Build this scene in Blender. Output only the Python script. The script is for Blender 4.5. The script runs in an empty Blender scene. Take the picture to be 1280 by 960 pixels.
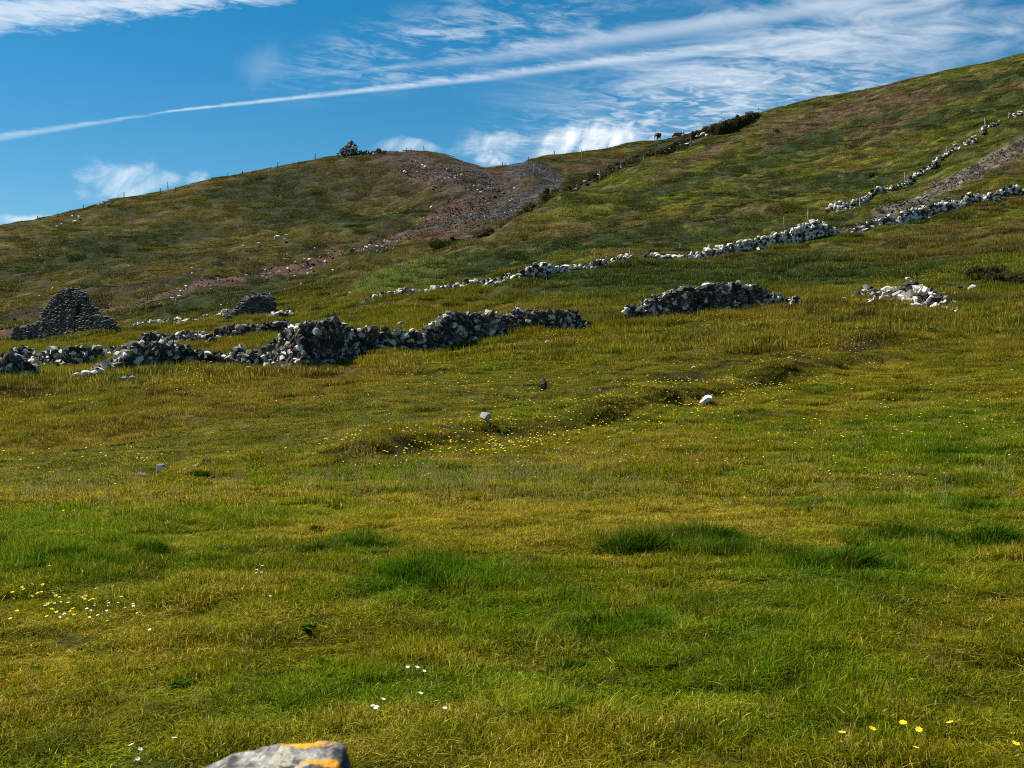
import bpy, math, random
import numpy as np
from mathutils import Vector, Matrix, Euler

random.seed(7); np.random.seed(7)
rng = np.random.default_rng(11)
sc = bpy.context.scene
COL = sc.collection

# ------------------------------------------------------------------ camera
F = 1400.0          # focal length in photograph pixels (photograph is 1280 wide)
cam_d = bpy.data.cameras.new('camera'); cam = bpy.data.objects.new('camera', cam_d); COL.objects.link(cam)
cam.location = (0, 0, 0); cam.rotation_euler = (math.radians(90), 0, 0)
cam_d.sensor_width = 36; cam_d.lens = 36 * F / 1280
cam_d.clip_start = 0.05; cam_d.clip_end = 20000
cam_d.dof.use_dof = True; cam_d.dof.focus_distance = 28; cam_d.dof.aperture_fstop = 13
sc.camera = cam
sc.cycles.pixel_filter_type = 'BLACKMAN_HARRIS'; sc.cycles.filter_width = 1.1
sc.cycles.use_denoising = False
sc.view_settings.view_transform = 'Standard'; sc.view_settings.look = 'None'
sc.view_settings.exposure = 0.88; sc.view_settings.gamma = 1

# ------------------------------------------------------------------ node helper
class S:
    """socket wrapper so that shader maths reads like maths"""
    def __init__(s, nt, sock): s.nt = nt; s.k = sock
    def _m(s, op, *a, clamp=False):
        n = s.nt.nodes.new('ShaderNodeMath'); n.operation = op; n.use_clamp = clamp
        for i, v in enumerate((s,) + a):
            if isinstance(v, S): s.nt.links.new(v.k, n.inputs[i])
            else: n.inputs[i].default_value = v
        return S(s.nt, n.outputs[0])
    def __add__(s, o): return s._m('ADD', o)
    __radd__ = __add__
    def __sub__(s, o): return s._m('SUBTRACT', o)
    def __mul__(s, o): return s._m('MULTIPLY', o)
    __rmul__ = __mul__
    def __truediv__(s, o): return s._m('DIVIDE', o)
    def __rsub__(s, o): return (s * -1.0) + o
    def clamp(s): return s._m('ADD', 0.0, clamp=True)
    def step(s, a, b):                      # smooth ramp 0..1 between a and b
        n = s.nt.nodes.new('ShaderNodeMapRange'); n.interpolation_type = 'SMOOTHSTEP'
        s.nt.links.new(s.k, n.inputs[0]); 
        n.inputs[1].default_value = min(a, b); n.inputs[2].default_value = max(a, b)
        n.inputs[3].default_value = 0.0 if a < b else 1.0; n.inputs[4].default_value = 1.0 if a < b else 0.0
        return S(s.nt, n.outputs[0])
def vec(nt, x, y, z=0.0):
    n = nt.nodes.new('ShaderNodeCombineXYZ')
    for i, v in enumerate((x, y, z)):
        if isinstance(v, S): nt.links.new(v.k, n.inputs[i])
        else: n.inputs[i].default_value = v
    return S(nt, n.outputs[0])
def xyz(nt, sock):
    n = nt.nodes.new('ShaderNodeSeparateXYZ'); nt.links.new(sock, n.inputs[0])
    return [S(nt, n.outputs[i]) for i in range(3)]
def noise(nt, v, scale, detail=4, rough=0.55, dist=0.0, dims='3D'):
    n = nt.nodes.new('ShaderNodeTexNoise'); n.noise_dimensions = dims
    n.inputs['Scale'].default_value = scale; n.inputs['Detail'].default_value = detail
    n.inputs['Roughness'].default_value = rough; n.inputs['Distortion'].default_value = dist
    nt.links.new(v.k if isinstance(v, S) else v, n.inputs['Vector'])
    return S(nt, n.outputs['Fac'])
def mixc(nt, fac, a, b):
    n = nt.nodes.new('ShaderNodeMix'); n.data_type = 'RGBA'
    for i, v in ((0, fac), (6, a), (7, b)):
        if isinstance(v, S): nt.links.new(v.k, n.inputs[i])
        elif hasattr(v, 'node'): nt.links.new(v, n.inputs[i])
        elif isinstance(v, tuple): n.inputs[i].default_value = tuple(v) + (1,) if len(v) == 3 else v
        else: n.inputs[i].default_value = v
    return S(nt, n.outputs[2])

# ------------------------------------------------------------------ sun and sky
SUN_EL, SUN_AZ = math.radians(52), math.radians(-66)      # to the left and a little ahead, high
sd = Vector((math.sin(SUN_AZ) * math.cos(SUN_EL), math.cos(SUN_AZ) * math.cos(SUN_EL), math.sin(SUN_EL)))
sl = bpy.data.lights.new('sun', 'SUN'); sl.energy = 5.0; sl.angle = math.radians(0.5); sl.color = (1, 0.94, 0.82)
sun = bpy.data.objects.new('sun', sl); COL.objects.link(sun)
sun.rotation_euler = sd.to_track_quat('Z', 'Y').to_euler(); sun.location = sd * 300

W = bpy.data.worlds.new('World'); sc.world = W; W.use_nodes = True
nt = W.node_tree; nt.nodes.clear()
out = nt.nodes.new('ShaderNodeOutputWorld'); bg = nt.nodes.new('ShaderNodeBackground')
nt.links.new(bg.outputs[0], out.inputs[0]); bg.inputs[1].default_value = 0.05
sky = nt.nodes.new('ShaderNodeTexSky'); sky.sky_type = 'NISHITA'; sky.sun_disc = False
sky.sun_elevation = SUN_EL; sky.sun_rotation = SUN_AZ % (2 * math.pi)
sky.air_density = 1.0; sky.dust_density = 0.1; sky.ozone_density = 3.0; sky.altitude = 200
tc = nt.nodes.new('ShaderNodeTexCoord')
dx, dy, dz = xyz(nt, tc.outputs['Generated'])
iz = dz._m('MAXIMUM', 0.04)
px, py = dx / iz, dy / iz                                   # position on a level cloud layer one unit up
P = vec(nt, px, py, 0)
def sp(x, y): t = (480 - y) / F; return ((x - 640) / F / t, 1 / t)   # where a bearing meets that layer
def band(a, b, w0, w1, fade0=0.0, fade1=0.0, n_amt=0.0, nz=None):
    (ax, ay), (bx, by) = sp(*a), sp(*b)
    L = math.hypot(bx - ax, by - ay); ux, uy = (bx - ax) / L, (by - ay) / L
    al = (px - ax) * (ux / L) + (py - ay) * (uy / L)
    ac = (px - ax) * -uy + (py - ay) * ux
    if nz is not None: ac = ac + (nz - 0.5) * n_amt
    wid = al * (w1 - w0) + w0
    q = (ac._m('ABSOLUTE') / wid._m('MAXIMUM', 0.002)).step(1.0, 0.0)
    if fade0: q = q * al.step(-fade0, fade0)
    if fade1: q = q * al.step(1 + fade1, 1 - fade1)
    return q
def blob(c, rx, ry, nz, amt, ang=0.0):
    """soft patch round a bearing c, rx/ry in degrees-like units of direction tangent"""
    t = 1.0
    sx = dx / dy._m('MAXIMUM', 0.02); sy = dz / dy._m('MAXIMUM', 0.02)
    cx, cy = (c[0] - 640) / F, (480 - c[1]) / F
    ca, sa = math.cos(ang), math.sin(ang)
    ex = sx - cx; ey = sy - cy
    a = (ex * ca + ey * sa) * (F / rx); b = (ey * ca - ex * sa) * (F / ry)
    r = (a * a + b * b)._m('SQRT') + (nz - 0.5) * amt
    return r.step(1.0, 0.1) * dy.step(0.0, 0.1)
wisp = noise(nt, vec(nt, px * 1.8 + py * 0.3, py * 2.4 - px * 0.8, 0), 1.5, 7, 0.62, 0.9)
fine = noise(nt, vec(nt, px * 4.0 + py * 0.8, py * 5.0 - px * 2.0, 3.0), 2.6, 7, 0.66, 0.7)
soft = noise(nt, P, 0.9, 3, 0.5, 0.2)
rip = noise(nt, vec(nt, px * 5.0 + py * 0.9, py * 6.0 - px * 1.6, 7.0), 2.3, 4, 0.5, 1.1)
puffn = noise(nt, vec(nt, dx * 14.0 + dz * 10.0, dy * 3.0, dz * 26.0), 1.5, 8, 0.62, 0.6)
streak = noise(nt, vec(nt, dx * 26.0 - dz * 16.0, 0.0, dz * 9.0 + dx * 5.0), 2.0, 6, 0.6, 0.5)
trail = band((-60, 180), (190, 143), 0.10, 0.02, 0, 0.28, 0.06, fine) * 0.42 \
      + band((205, 140), (640, 93), 0.020, 0.066, 0.06, 0.10, 0.045, fine) * 0.62
trail = ((trail.clamp() * .72)._m('MAXIMUM', band((560, 101), (1100, 35), 0.066, 0.080, 0.1, 0.45, 0.08, fine) * 0.42)) * (fine.step(.3, .7) * .6 + .60)
trail2 = band((640, 66), (1120, -10), 0.11, 0.11, 0.35, 0.2, 0.20, wisp) * 0.34
trail3 = band((420, 92), (640, 68), 0.03, 0.07, 0.5, 0.5, 0.10, fine) * 0.14
topleft = band((-120, 26), (350, -12), 0.22, 0.10, 0.15, 0.15, 0.34, fine) * 0.60
veil = (blob((1080, 40), 560, 120, soft, 0.7, 0.18) * (wisp.step(0.30, 0.72)) * 0.60
      + blob((600, 45), 330, 70, soft, 0.8, 0.2) * (wisp * 0.5 + fine * 0.5).step(0.44, 0.66) * 0.48)
ripple = blob((930, 135), 420, 95, soft, 0.6, 0.14) * rip.step(0.42, 0.68) * 0.42
low = blob((900, 190), 900, 60, soft, 0.5, 0.1) * wisp.step(0.3, 0.75) * 0.12
curl = blob((330, 82), 42, 34, streak, 1.1, 0.5) * 0.10
def puff(c, rx, ry, a, ang=0.0): return blob(c, rx, ry, puffn, 2.6, ang) * streak.step(0.2, 0.7) * a
puffs = (puff((150, 228), 58, 36, 0.62, 0.2)._m('MAXIMUM', puff((188, 228), 45, 16, 0.5, 0.2))
    ._m('MAXIMUM', puff((247, 223), 17, 14, 0.55))._m('MAXIMUM', puff((512, 184), 40, 14, 0.5))
    ._m('MAXIMUM', puff((612, 178), 60, 28, 0.7))._m('MAXIMUM', puff((614, 198), 30, 22, 1.1))
    ._m('MAXIMUM', puff((752, 172), 110, 32, 1.15, 0.08))._m('MAXIMUM', puff((690, 192), 50, 16, 0.8, 0.2))
    ._m('MAXIMUM', puff((805, 155), 28, 12, 0.5, 0.6))._m('MAXIMUM', puff((25, 274), 70, 8, 0.8)))
gen = (wisp.step(0.55, 0.85) * 0.35) * dy.step(0.35, -0.1)           # the same cirrus carries on behind
dens = (1.0 - (1.0 - trail) * (1.0 - trail2) * (1.0 - trail3) * (1.0 - topleft.clamp()) * (1.0 - veil.clamp())
        * (1.0 - ripple) * (1.0 - low) * (1.0 - curl.clamp()) * (1.0 - puffs.clamp()) * (1.0 - gen)).clamp()
hs = nt.nodes.new('ShaderNodeHueSaturation'); nt.links.new(sky.outputs[0], hs.inputs['Color'])
hs.inputs['Hue'].default_value = 0.488; hs.inputs['Saturation'].default_value = 1.45; hs.inputs['Value'].default_value = 1.06
skyc = mixc(nt, dens, hs.outputs[0], (11.2, 11.8, 12.2))
nt.links.new(skyc.k, bg.inputs[0])

# ------------------------------------------------------------------ numpy noise
def _h(ix, iy, seed):
    n = (ix.astype(np.int64) * 374761393 + iy.astype(np.int64) * 668265263 + seed * 1442695) & 0x7fffffff
    n = ((n ^ (n >> 13)) * 1274126177) & 0x7fffffff
    return ((n ^ (n >> 16)) & 0xffff) / 65535.0
def vn(x, y, seed=0):
    ix = np.floor(x); iy = np.floor(y); fx = x - ix; fy = y - iy
    fx = fx * fx * (3 - 2 * fx); fy = fy * fy * (3 - 2 * fy)
    a = _h(ix, iy, seed); b = _h(ix + 1, iy, seed); c = _h(ix, iy + 1, seed); d = _h(ix + 1, iy + 1, seed)
    return (a + (b - a) * fx) * (1 - fy) + (c + (d - c) * fx) * fy
def fbm(x, y, seed=0, o=4, g=0.5):
    s = 0; a = 1; t = 0
    for i in range(o):
        ca, sa = math.cos(0.6 * i), math.sin(0.6 * i)
        s = s + a * vn((x * ca - y * sa) * 2 ** i + 17 * i, (x * sa + y * ca) * 2 ** i - 9 * i, seed + i); t += a; a *= g
    return s / t
def sst(x, a, b):
    t = np.clip((x - a) / (b - a), 0, 1); return t * t * (3 - 2 * t)
def pchip(xk, yk, x):
    xk = np.asarray(xk, float); yk = np.asarray(yk, float)
    h = np.diff(xk); d = np.diff(yk) / h; m = np.zeros(len(xk))
    for i in range(1, len(xk) - 1):
        if d[i-1] * d[i] > 0:
            w1 = 2 * h[i] + h[i-1]; w2 = h[i] + 2 * h[i-1]; m[i] = (w1 + w2) / (w1 / d[i-1] + w2 / d[i])
    m[0] = d[0]; m[-1] = d[-1]
    i = np.clip(np.searchsorted(xk, x) - 1, 0, len(xk) - 2); t = np.clip((x - xk[i]) / h[i], 0, 1)
    return ((2*t**3 - 3*t**2 + 1) * yk[i] + (t**3 - 2*t**2 + t) * h[i] * m[i] + (-2*t**3 + 3*t**2) * yk[i+1] + (t**3 - t**2) * h[i] * m[i+1])

# ------------------------------------------------------------------ terrain surveyed from the photograph
# bearing (px) : list of (row px, distance m); converted once to real heights
SURVEY = {
 -600: [(960,5.3),(700,11.5),(600,22),(540,34),(500,48),(480,70),(460,100),(430,140),(400,180)],
 0:   [(960,5.2),(800,7.8),(700,11),(640,15),(600,20),(570,26),(540,31),(500,40),(473,48),(455,58),(440,70),(425,95),(400,108),(340,138),(277,180)],
 200: [(960,5.1),(800,7.7),(700,10.8),(640,14.5),(600,19),(560,25),(520,31),(490,38),(458,52),(440,62),(425,75),(405,92),(370,112),(330,138),(290,165),(240,195)],
 340: [(960,5),(800,7.6),(700,10.7),(640,14.2),(600,18.5),(560,24),(520,30),(480,39),(458,50),(430,62),(405,78),(385,95),(360,112),(330,135),(290,158),(250,180),(211,198)],
 500: [(960,5),(800,7.5),(700,10.6),(640,14),(600,18),(560,23),(520,29),(480,37),(442,50),(410,62),(380,80),(355,95),(333,108),(337,120),(318,132),(290,150),(240,175),(189,195)],
 600: [(960,5),(800,7.5),(700,10.5),(640,14),(600,18),(560,23),(520,29),(480,36.5),(442,48),(424,54),(390,70),(366,84),(330,102),(301,118),(307,129),(288,141),(250,160),(207,190)],
 650: [(960,5),(800,7.5),(700,10.5),(640,14),(600,18),(560,23),(520,29),(480,36),(440,47),(415,54),(385,69),(358,83),(320,103),(279,124),(285,135),(262,150),(240,165),(205,190)],
 700: [(960,5),(800,7.5),(700,10.5),(640,13.8),(600,17.7),(560,22.6),(520,28.6),(480,35.5),(440,46),(410,55),(380,70),(348,86),(300,108),(246,141),(251,152),(222,178),(193,212)],
 800: [(960,5),(800,7.4),(700,10.3),(640,13.5),(600,17),(560,22),(520,28),(480,34),(440,43.5),(398,57),(365,72),(332,86),(290,108),(250,135),(206,168),(208,178),(195,196),(178,222)],
 900: [(960,5),(800,7.3),(700,10.2),(640,13.2),(600,16.8),(560,21.5),(520,27.5),(480,34),(440,42),(395,56),(360,70),(322,90),(280,110),(240,135),(200,165),(165,192),(152,206)],
 1000:[(960,5),(800,7.3),(700,10),(640,13),(600,16.5),(560,21),(520,27),(480,33),(440,40),(400,52),(385,57),(340,78),(296,98),(250,125),(200,155),(150,195),(128,215)],
 1140:[(960,5),(800,7.2),(700,9.9),(640,12.8),(600,16.3),(560,20.5),(520,26),(480,32),(440,39),(400,50),(380,57),(340,74),(300,88),(274,98),(240,118),(200,140),(150,172),(98,210)],
 1280:[(960,5),(800,7.1),(700,9.7),(640,12.5),(600,15.5),(560,19.8),(520,25),(480,30),(440,36),(400,45),(360,60),(340,68),(300,80),(250,100),(215,112),(165,132),(150,140),(110,170),(68,205)],
 1800:[(960,5),(700,9.5),(600,15),(520,23),(480,27),(440,32),(400,38),(340,50),(280,70),(220,90),(150,120),(80,150),(20,185)],
}
SKYLINE = [(-600,400),(-300,330),(0,282),(47,274),(103,261),(140,250),(175,244),(219,236),(266,224),(312,216),(400,200),(428,196),(482,189),(529,189),
 (557,193),(574,200),(597,207),(612,210),(645,205),(681,196),(760,185),(789,178),(831,175),(850,171),(873,165),(899,158),(923,152),(945,145),(960,139),
 (1010,125),(1047,119),(1110,107),(1147,97),(1185,89),(1235,79),(1280,68),(1500,45),(1800,20)]
UG = np.arange(-600, 1801, 10.0)
YG = np.exp(np.linspace(math.log(3.0), math.log(4000.0), 900))
ks = sorted(SURVEY)
ZK = []; CR = []
for k in ks:
    kn = SURVEY[k]; ys = [d for r, d in kn]; zs = [(480 - r) / F * d for r, d in kn]
    yc, zc = ys[-1], zs[-1]
    ys = [1.0, 3.0] + ys + [yc * 1.12, yc * 1.3, yc * 2, 900, 4100]
    zs = [zs[0] - .01, zs[0] - .005] + zs + [zc - 0.6, zc - 5, zc - 30, -40, -60]
    ZK.append(pchip(ys, zs, YG)); CR.append(yc)
ZK = np.array(ZK)
ZG = np.array([pchip(ks, ZK[:, j], UG) for j in range(len(YG))]).T      # [u, Y]
CG = np.interp(UG, ks, CR)
kern = np.ones(5) / 5
for j in range(len(YG)): ZG[:, j] = np.convolve(np.pad(ZG[:, j], 2, 'edge'), kern, 'valid')
skyt = np.interp(UG, [a for a, b in SKYLINE], [b for a, b in SKYLINE])
for it in range(4):
    R = 480 - F * ZG / YG
    cur = R.min(axis=1)
    w = sst(YG[None, :] / CG[:, None], 0.80, 1.0)
    ZG += (cur - skyt)[:, None] / F * CG[:, None] * w * np.where(YG[None, :] > 500, 0, 1)
RG = 480 - F * ZG / YG
LY = np.log(YG)
def base_z(u, Y):
    fu = np.clip((u - UG[0]) / 10.0, 0, len(UG) - 1.001); fy = np.clip((np.log(np.maximum(Y, 3.0)) - LY[0]) / (LY[1] - LY[0]), 0, len(YG) - 1.001)
    i = fu.astype(int); j = fy.astype(int); a = fu - i; b = fy - j
    return (ZG[i, j] * (1-a) * (1-b) + ZG[i+1, j] * a * (1-b) + ZG[i, j+1] * (1-a) * b + ZG[i+1, j+1] * a * b)
def at_y(x, row, ymin=3.0):
    """distance at which the bearing x / row px first meets the ground beyond ymin"""
    x = np.atleast_1d(np.asarray(x, float)); row = np.atleast_1d(np.asarray(row, float)) + 0 * x
    fu = np.clip((x - UG[0]) / 10.0, 0, len(UG) - 1.001); i = fu.astype(int); a = (fu - i)[:, None]
    rr = RG[i] * (1 - a) + RG[i+1] * a
    ok = (rr <= row[:, None]) & (YG[None, :] >= ymin)
    j = np.argmax(ok, axis=1); j = np.where(ok.any(axis=1), j, np.argmin(rr, axis=1)); j = np.maximum(j, 1)
    n = np.arange(len(x)); r0 = rr[n, j-1]; r1 = rr[n, j]
    t = np.where(np.abs(r0 - r1) > 1e-6, np.clip((r0 - row) / np.where(np.abs(r0 - r1) > 1e-6, r0 - r1, 1), 0, 1), 0)
    return YG[j-1] + (YG[j] - YG[j-1]) * t

_py = {}
def poly_y(poly, u, ymin=3.0):
    key = (tuple(poly), ymin)
    if key not in _py:
        xs = [p[0] for p in poly]
        us = np.arange(-600, 1801, 5.0); rr = np.interp(us, xs, [p[1] for p in poly]); yy = at_y(us, rr, ymin)
        _py[key] = (us, np.convolve(np.pad(yy, 4, 'edge'), np.ones(9) / 9, 'valid'))
    return np.interp(u, *_py[key])
BANK1 = [(400,585),(470,571),(540,562),(620,549),(700,541),(800,515),(880,500),(960,477),(1050,457),(1180,442)]
BANK2 = [(0,577),(150,553),(300,521),(420,495),(490,477)]
CUT = [(-60,428),(0,408),(115,384),(200,366),(260,350),(330,338),(400,323),(480,297),(540,270),(580,250)]
def poly_mask(u, poly, f):
    return sst(u, poly[0][0] - f, poly[0][0] + f) * (1 - sst(u, poly[-1][0] - f, poly[-1][0] + f))
YM1 = float(at_y(1232, 356)[0]) + 1.2; YM2 = float(at_y(1120, 372)[0]) + 1.0
def relief(u, X, Y):
    far = sst(Y, 38, 85)
    near = 1 - far
    z = near * ((fbm(X * .55, Y * .55, 3, 3) - .5) * .16 + (fbm(X * 1.7, Y * 2.0, 5, 2) - .5) * .085 + (fbm(X * 3.6, Y * 4.6, 7, 2) - .5) * .085) * sst(Y, 3, 7)
    z = z + sst(Y, 20, 32) * near * (fbm(X * .35, Y * .6, 9, 3) - .5) * .55
    terr = fbm(X * .16 + Y * .05, Y * .55 - X * .09, 13, 4, .6)
    cg = np.interp(u, UG, CG); z = z + far * (1 - .7 * sst(Y / cg, .84, .99) * (1 - sst(Y / cg, 1.1, 1.3))) * ((fbm(X * .05, Y * .07, 11, 3) - .5) * 1.7 + (terr - .5) * 2.3 * sst(Y, 60, 110) + (fbm(X * .7, Y * .8, 15, 2) - .5) * .45)
    z = z + .75 * np.exp(-((u - 1232) / 62) ** 2 - ((Y - YM1) / 2.6) ** 2) + .35 * np.exp(-((u - 1120) / 45) ** 2 - ((Y - YM2) / 2.0) ** 2)
    y1 = poly_y(BANK1, u); d = Y - y1; wob = (fbm(X * .6, Y * .1, 21, 3) - .5) * 1.6; d = d + wob
    z = z + .32 * poly_mask(u, BANK1, 60) * sst(d, -.65, .6) * np.exp(-np.maximum(d, 0) / 5.0) * (0.5 + fbm(X * .5, Y * .5, 23, 2))
    y2 = poly_y(BANK2, u); d = Y - y2
    z = z - .35 * (1 - sst(u, 400, 560)) * sst(d, 0, 1.2) * np.exp(-np.maximum(d, 0) / 6.0)
    y3 = poly_y(CUT, u, 60); d = Y - y3 + (fbm(X * .3, Y * .05, 25, 3) - .5) * 2.5
    z = z + .55 * poly_mask(u, CUT, 20) * (sst(d, -.3, 1.0) * np.exp(-np.maximum(d, 0) / 9.0) - .35 * sst(d, -7, -3) * (1 - sst(d, -1, 1.0)))
    return z
def H(X, Y):
    X = np.asarray(X, float); Y = np.asarray(Y, float)
    Yc = np.maximum(Y, 4.0); u = 640 + F * X / Yc
    return base_z(u, Yc) + relief(u, X, Yc)
def at(x, row, ymin=3.0):
    Y = at_y(x, row, ymin); X = (np.atleast_1d(x) - 640) / F * Y
    return X, Y, H(X, Y)
def pt(x, row, ymin=3.0):
    X, Y, Z = at(x, row, ymin); return Vector((float(X[0]), float(Y[0]), float(Z[0])))
def grad(X, Y):
    e = np.maximum(0.15, Y * .01)
    gx = (H(X + e, Y) - H(X - e, Y)) / (2 * e); gy = (H(X, Y + e) - H(X, Y - e)) / (2 * e)
    n = np.stack([-gx, -gy, np.ones_like(gx)], 1); return n / np.linalg.norm(n, axis=1)[:, None]

def seg_dist(u, r, poly, ky=1.0):
    best = np.full(u.shape, 1e9); side = np.zeros(u.shape)
    for (ax, ay), (bx, by) in zip(poly[:-1], poly[1:]):
        vx, vy = bx - ax, (by - ay) * ky; L = vx * vx + vy * vy
        t = np.clip(((u - ax) * vx + (r - ay) * ky * vy) / L, 0, 1)
        d = np.hypot(u - ax - vx * t, (r - ay) * ky - vy * t); best = np.minimum(best, d)
    return best
def ell(u, r, cx, cy, rx, ry, ang=0.0, soft=.5):
    a = math.radians(ang); x = u - cx; y = r - cy
    p = (x * math.cos(a) - y * math.sin(a)) / rx; q = (x * math.sin(a) + y * math.cos(a)) / ry
    return 1 - sst(np.hypot(p, q), 1 - soft, 1 + soft)
def lerp(a, b, t): return a + (np.asarray(b) - a) * t[:, None]

ROAD = [(500,292),(560,281),(610,272),(650,257),(678,240),(688,226),(672,215),(640,209)]
TRACK = [(1040,292),(1090,277),(1140,256),(1180,236),(1230,208),(1290,178),(1400,125)]
FURROW = [(108,372),(150,366),(200,358),(250,350)]
def survey(X, Y):
    """what covers the ground there: colour, blade length factor, share of dry blades, cover 0..1"""
    Yc = np.maximum(Y, 4.0); u = 640 + F * X / Yc; Z = base_z(u, Yc); r = 480 - F * Z / Yc
    n1 = fbm(X * .11, Y * .09, 31, 4); n2 = fbm(X * .55, Y * .6, 33, 4); n3 = fbm(X * 1.9, Y * 2.2, 35, 3); n4 = fbm(X * .3 + 9, Y * .45, 37, 4, .6)
    wu = u + (n2 - .5) * 30; wr = r + (n4 - .5) * 14
    N = len(X)
    col = np.tile(np.array([.116, .110, .002]), (N, 1))
    dry = np.full(N, .16); ln = np.ones(N); cov = np.ones(N)
    far = sst(Y, 40, 62)
    # foreground turf: fresh green, olive and straw
    g = sst(n1 * .5 + n2 * .5, .42, .62)
    col = lerp(col, [.072, .112, .002], g * .85)
    yel = sst(n4, .50, .70) * (1 - far)
    col = lerp(col, [.160, .140, .004], yel * .55); dry += yel * .12
    stra = sst(fbm(X * .8, Y * 1.5, 41, 4), .60, .76) * sst(Y, 5, 12) * (1 - far)
    col = lerp(col, [.20, .145, .018], stra * .5); dry += stra * .30
    band_y = ell(wu, wr, 700, 655, 900, 34, -1.5, .5)
    col = lerp(col, [.165, .150, .004], band_y * .6); dry += band_y * .2
    wu0, wr0 = wu, wr; wu = wu + (n3 - .5) * 70 * (1 - far); wr = wr + (n2 - .5) * 26 * (1 - far) + (n3 - .5) * 12 * (1 - far)
    for cx, cy, rx, ry in ((850,682,120,16),(1060,708,75,20),(1120,672,75,12),(1240,682,85,18),(520,728,90,20),(440,684,75,11),(80,702,60,11),(780,790,90,18),(1230,640,70,9),(1030,636,70,8),(1212,602,60,8),(1190,568,60,7)):
        m = ell(wu, wr, cx, cy, rx, ry, 0, .5); col = lerp(col, [.034, .078, .004], m * .85); dry *= 1 - m * .8; ln += m * .7
    for cx, cy, rx, ry in ((150,700,190,50),(60,660,120,25),(560,600,260,16),(560,740,170,35),(1060,720,170,40),(1190,560,180,35),(300,640,200,14),
                           (820,780,220,45),(960,860,190,60),(500,870,260,50),(1200,640,150,22)):
        m = ell(wu, wr, cx, cy, rx, ry, 0, .6)
        col = lerp(col, [.060, .122, .002], m * .65); dry *= 1 - m * .5; ln += m * .25
    wu, wr = wu0, wr0
    # hollows and terrace: darker, mossier sward
    m = ell(wu, wr, 330, 530, 400, 38, 8, .35) * (1 - far)
    col = lerp(col, [.084, .088, .006], m * .85); ln *= 1 - m * .45; dry += m * .06
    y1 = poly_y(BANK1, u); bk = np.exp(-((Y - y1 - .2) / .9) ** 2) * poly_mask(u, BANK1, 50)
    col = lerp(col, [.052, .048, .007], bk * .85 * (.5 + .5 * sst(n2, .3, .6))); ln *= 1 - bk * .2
    m = ell(wu, wr, 930, 440, 230, 26, 12, .5)
    col = lerp(col, [.090, .084, .010], m * .7)
    # rank meadow between and behind the near walls
    y2 = poly_y(BANK2, u)
    rank = np.where(u < 560, sst(Y - y2, .1, 1.2), sst(r, 470, 446)) if False else np.where(u < 520, sst(Y - y2, .1, 1.2), 1 - sst(r, 428, 462))
    rank = rank * (1 - sst(Y, 150, 190))
    m = rank * (1 - sst(r, 380, 300) * 0) 
    col = lerp(col, [.100, .086, .006], m * .75); ln += m * .9 * (1 - sst(Y, 70, 110)); dry += m * .02
    col = lerp(col, [.050, .066, .010], rank * sst(n4, .52, .68) * .8)
    col = lerp(col, [.130, .092, .012], rank * sst(n1, .52, .70) * (1 - sst(Y, 65, 100)) * .55)
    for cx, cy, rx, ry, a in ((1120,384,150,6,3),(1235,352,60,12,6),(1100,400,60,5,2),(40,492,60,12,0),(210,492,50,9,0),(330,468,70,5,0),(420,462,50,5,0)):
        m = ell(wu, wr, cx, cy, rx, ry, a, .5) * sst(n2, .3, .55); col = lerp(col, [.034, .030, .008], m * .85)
    # ---- hillsides
    crest = np.interp(u, [440,520,600,650,690,719,768,805,863,895,945,960], [352,325,303,280,250,240,218,206,182,168,147,60])
    left_hill = np.where(u < 440, sst(np.interp(u, [-100, 0, 115, 250, 440], [450, 430, 412, 402, 366]) - r, 0, 10), sst(crest + 2 - r, 0, 4)) * np.where(u < 960, 1, 0) * sst(Y, 72, 86)
    right = far * (1 - left_hill) * sst(380 - r, 0, 60)
    sn = fbm(X * .22 + Y * .05, Y * .5 - X * .10, 51, 4, .62)
    col = lerp(col, [.080, .088, .009], right * .85)
    col = lerp(col, [.100, .118, .008], right * sst(fbm(X * .05, Y * .06, 53, 3), .45, .6) * .7)
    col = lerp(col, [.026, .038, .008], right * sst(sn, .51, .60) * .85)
    col = lerp(col, [.110, .080, .024], right * sst(fbm(X * .09, Y * .14, 55, 4), .54, .68) * .7)
    for cx, cy, rx, ry, a in ((1130,128,190,13,12),(1010,160,120,9,25),(880,195,70,6,28),(1110,160,60,14,14)):
        col = lerp(col, [.110, .070, .042], ell(wu, wr, cx, cy, rx, ry, a, .5) * .75)
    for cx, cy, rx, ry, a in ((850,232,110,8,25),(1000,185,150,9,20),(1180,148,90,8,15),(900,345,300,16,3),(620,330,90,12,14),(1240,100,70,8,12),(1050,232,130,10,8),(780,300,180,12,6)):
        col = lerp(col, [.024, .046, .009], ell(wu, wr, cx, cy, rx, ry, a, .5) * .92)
    for cx, cy, rx, ry, a in ((1140,188,60,9,10),(1060,204,30,8,0),(915,204,40,7,10),(850,262,60,6,10),(1010,255,60,8,8),(1200,238,60,6,12)):
        col = lerp(col, [.20, .175, .008], ell(wu, wr, cx, cy, rx, ry, a, .7) * sst(n2, .45, .62) * .6)
    st = fbm(X * .35 + Y * .1, Y * 1.1 - X * .25, 59, 4, .65)
    col = lerp(col, [.016, .020, .006], far * sst(Y, 70, 100) * sst(st, .58, .68) * .8)
    col = lerp(col, [.20, .155, .05], far * sst(Y, 70, 100) * (1 - sst(st, .32, .42)) * .45)
    # left hill
    col = lerp(col, [.080, .070, .014], left_hill * .94)
    col = lerp(col, [.110, .086, .022], left_hill * sst(sn, .50, .64) * .8)
    col = lerp(col, [.032, .038, .010], left_hill * sst(fbm(X * .20, Y * .45, 57, 5, .66), .49, .60) * .85)
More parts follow.
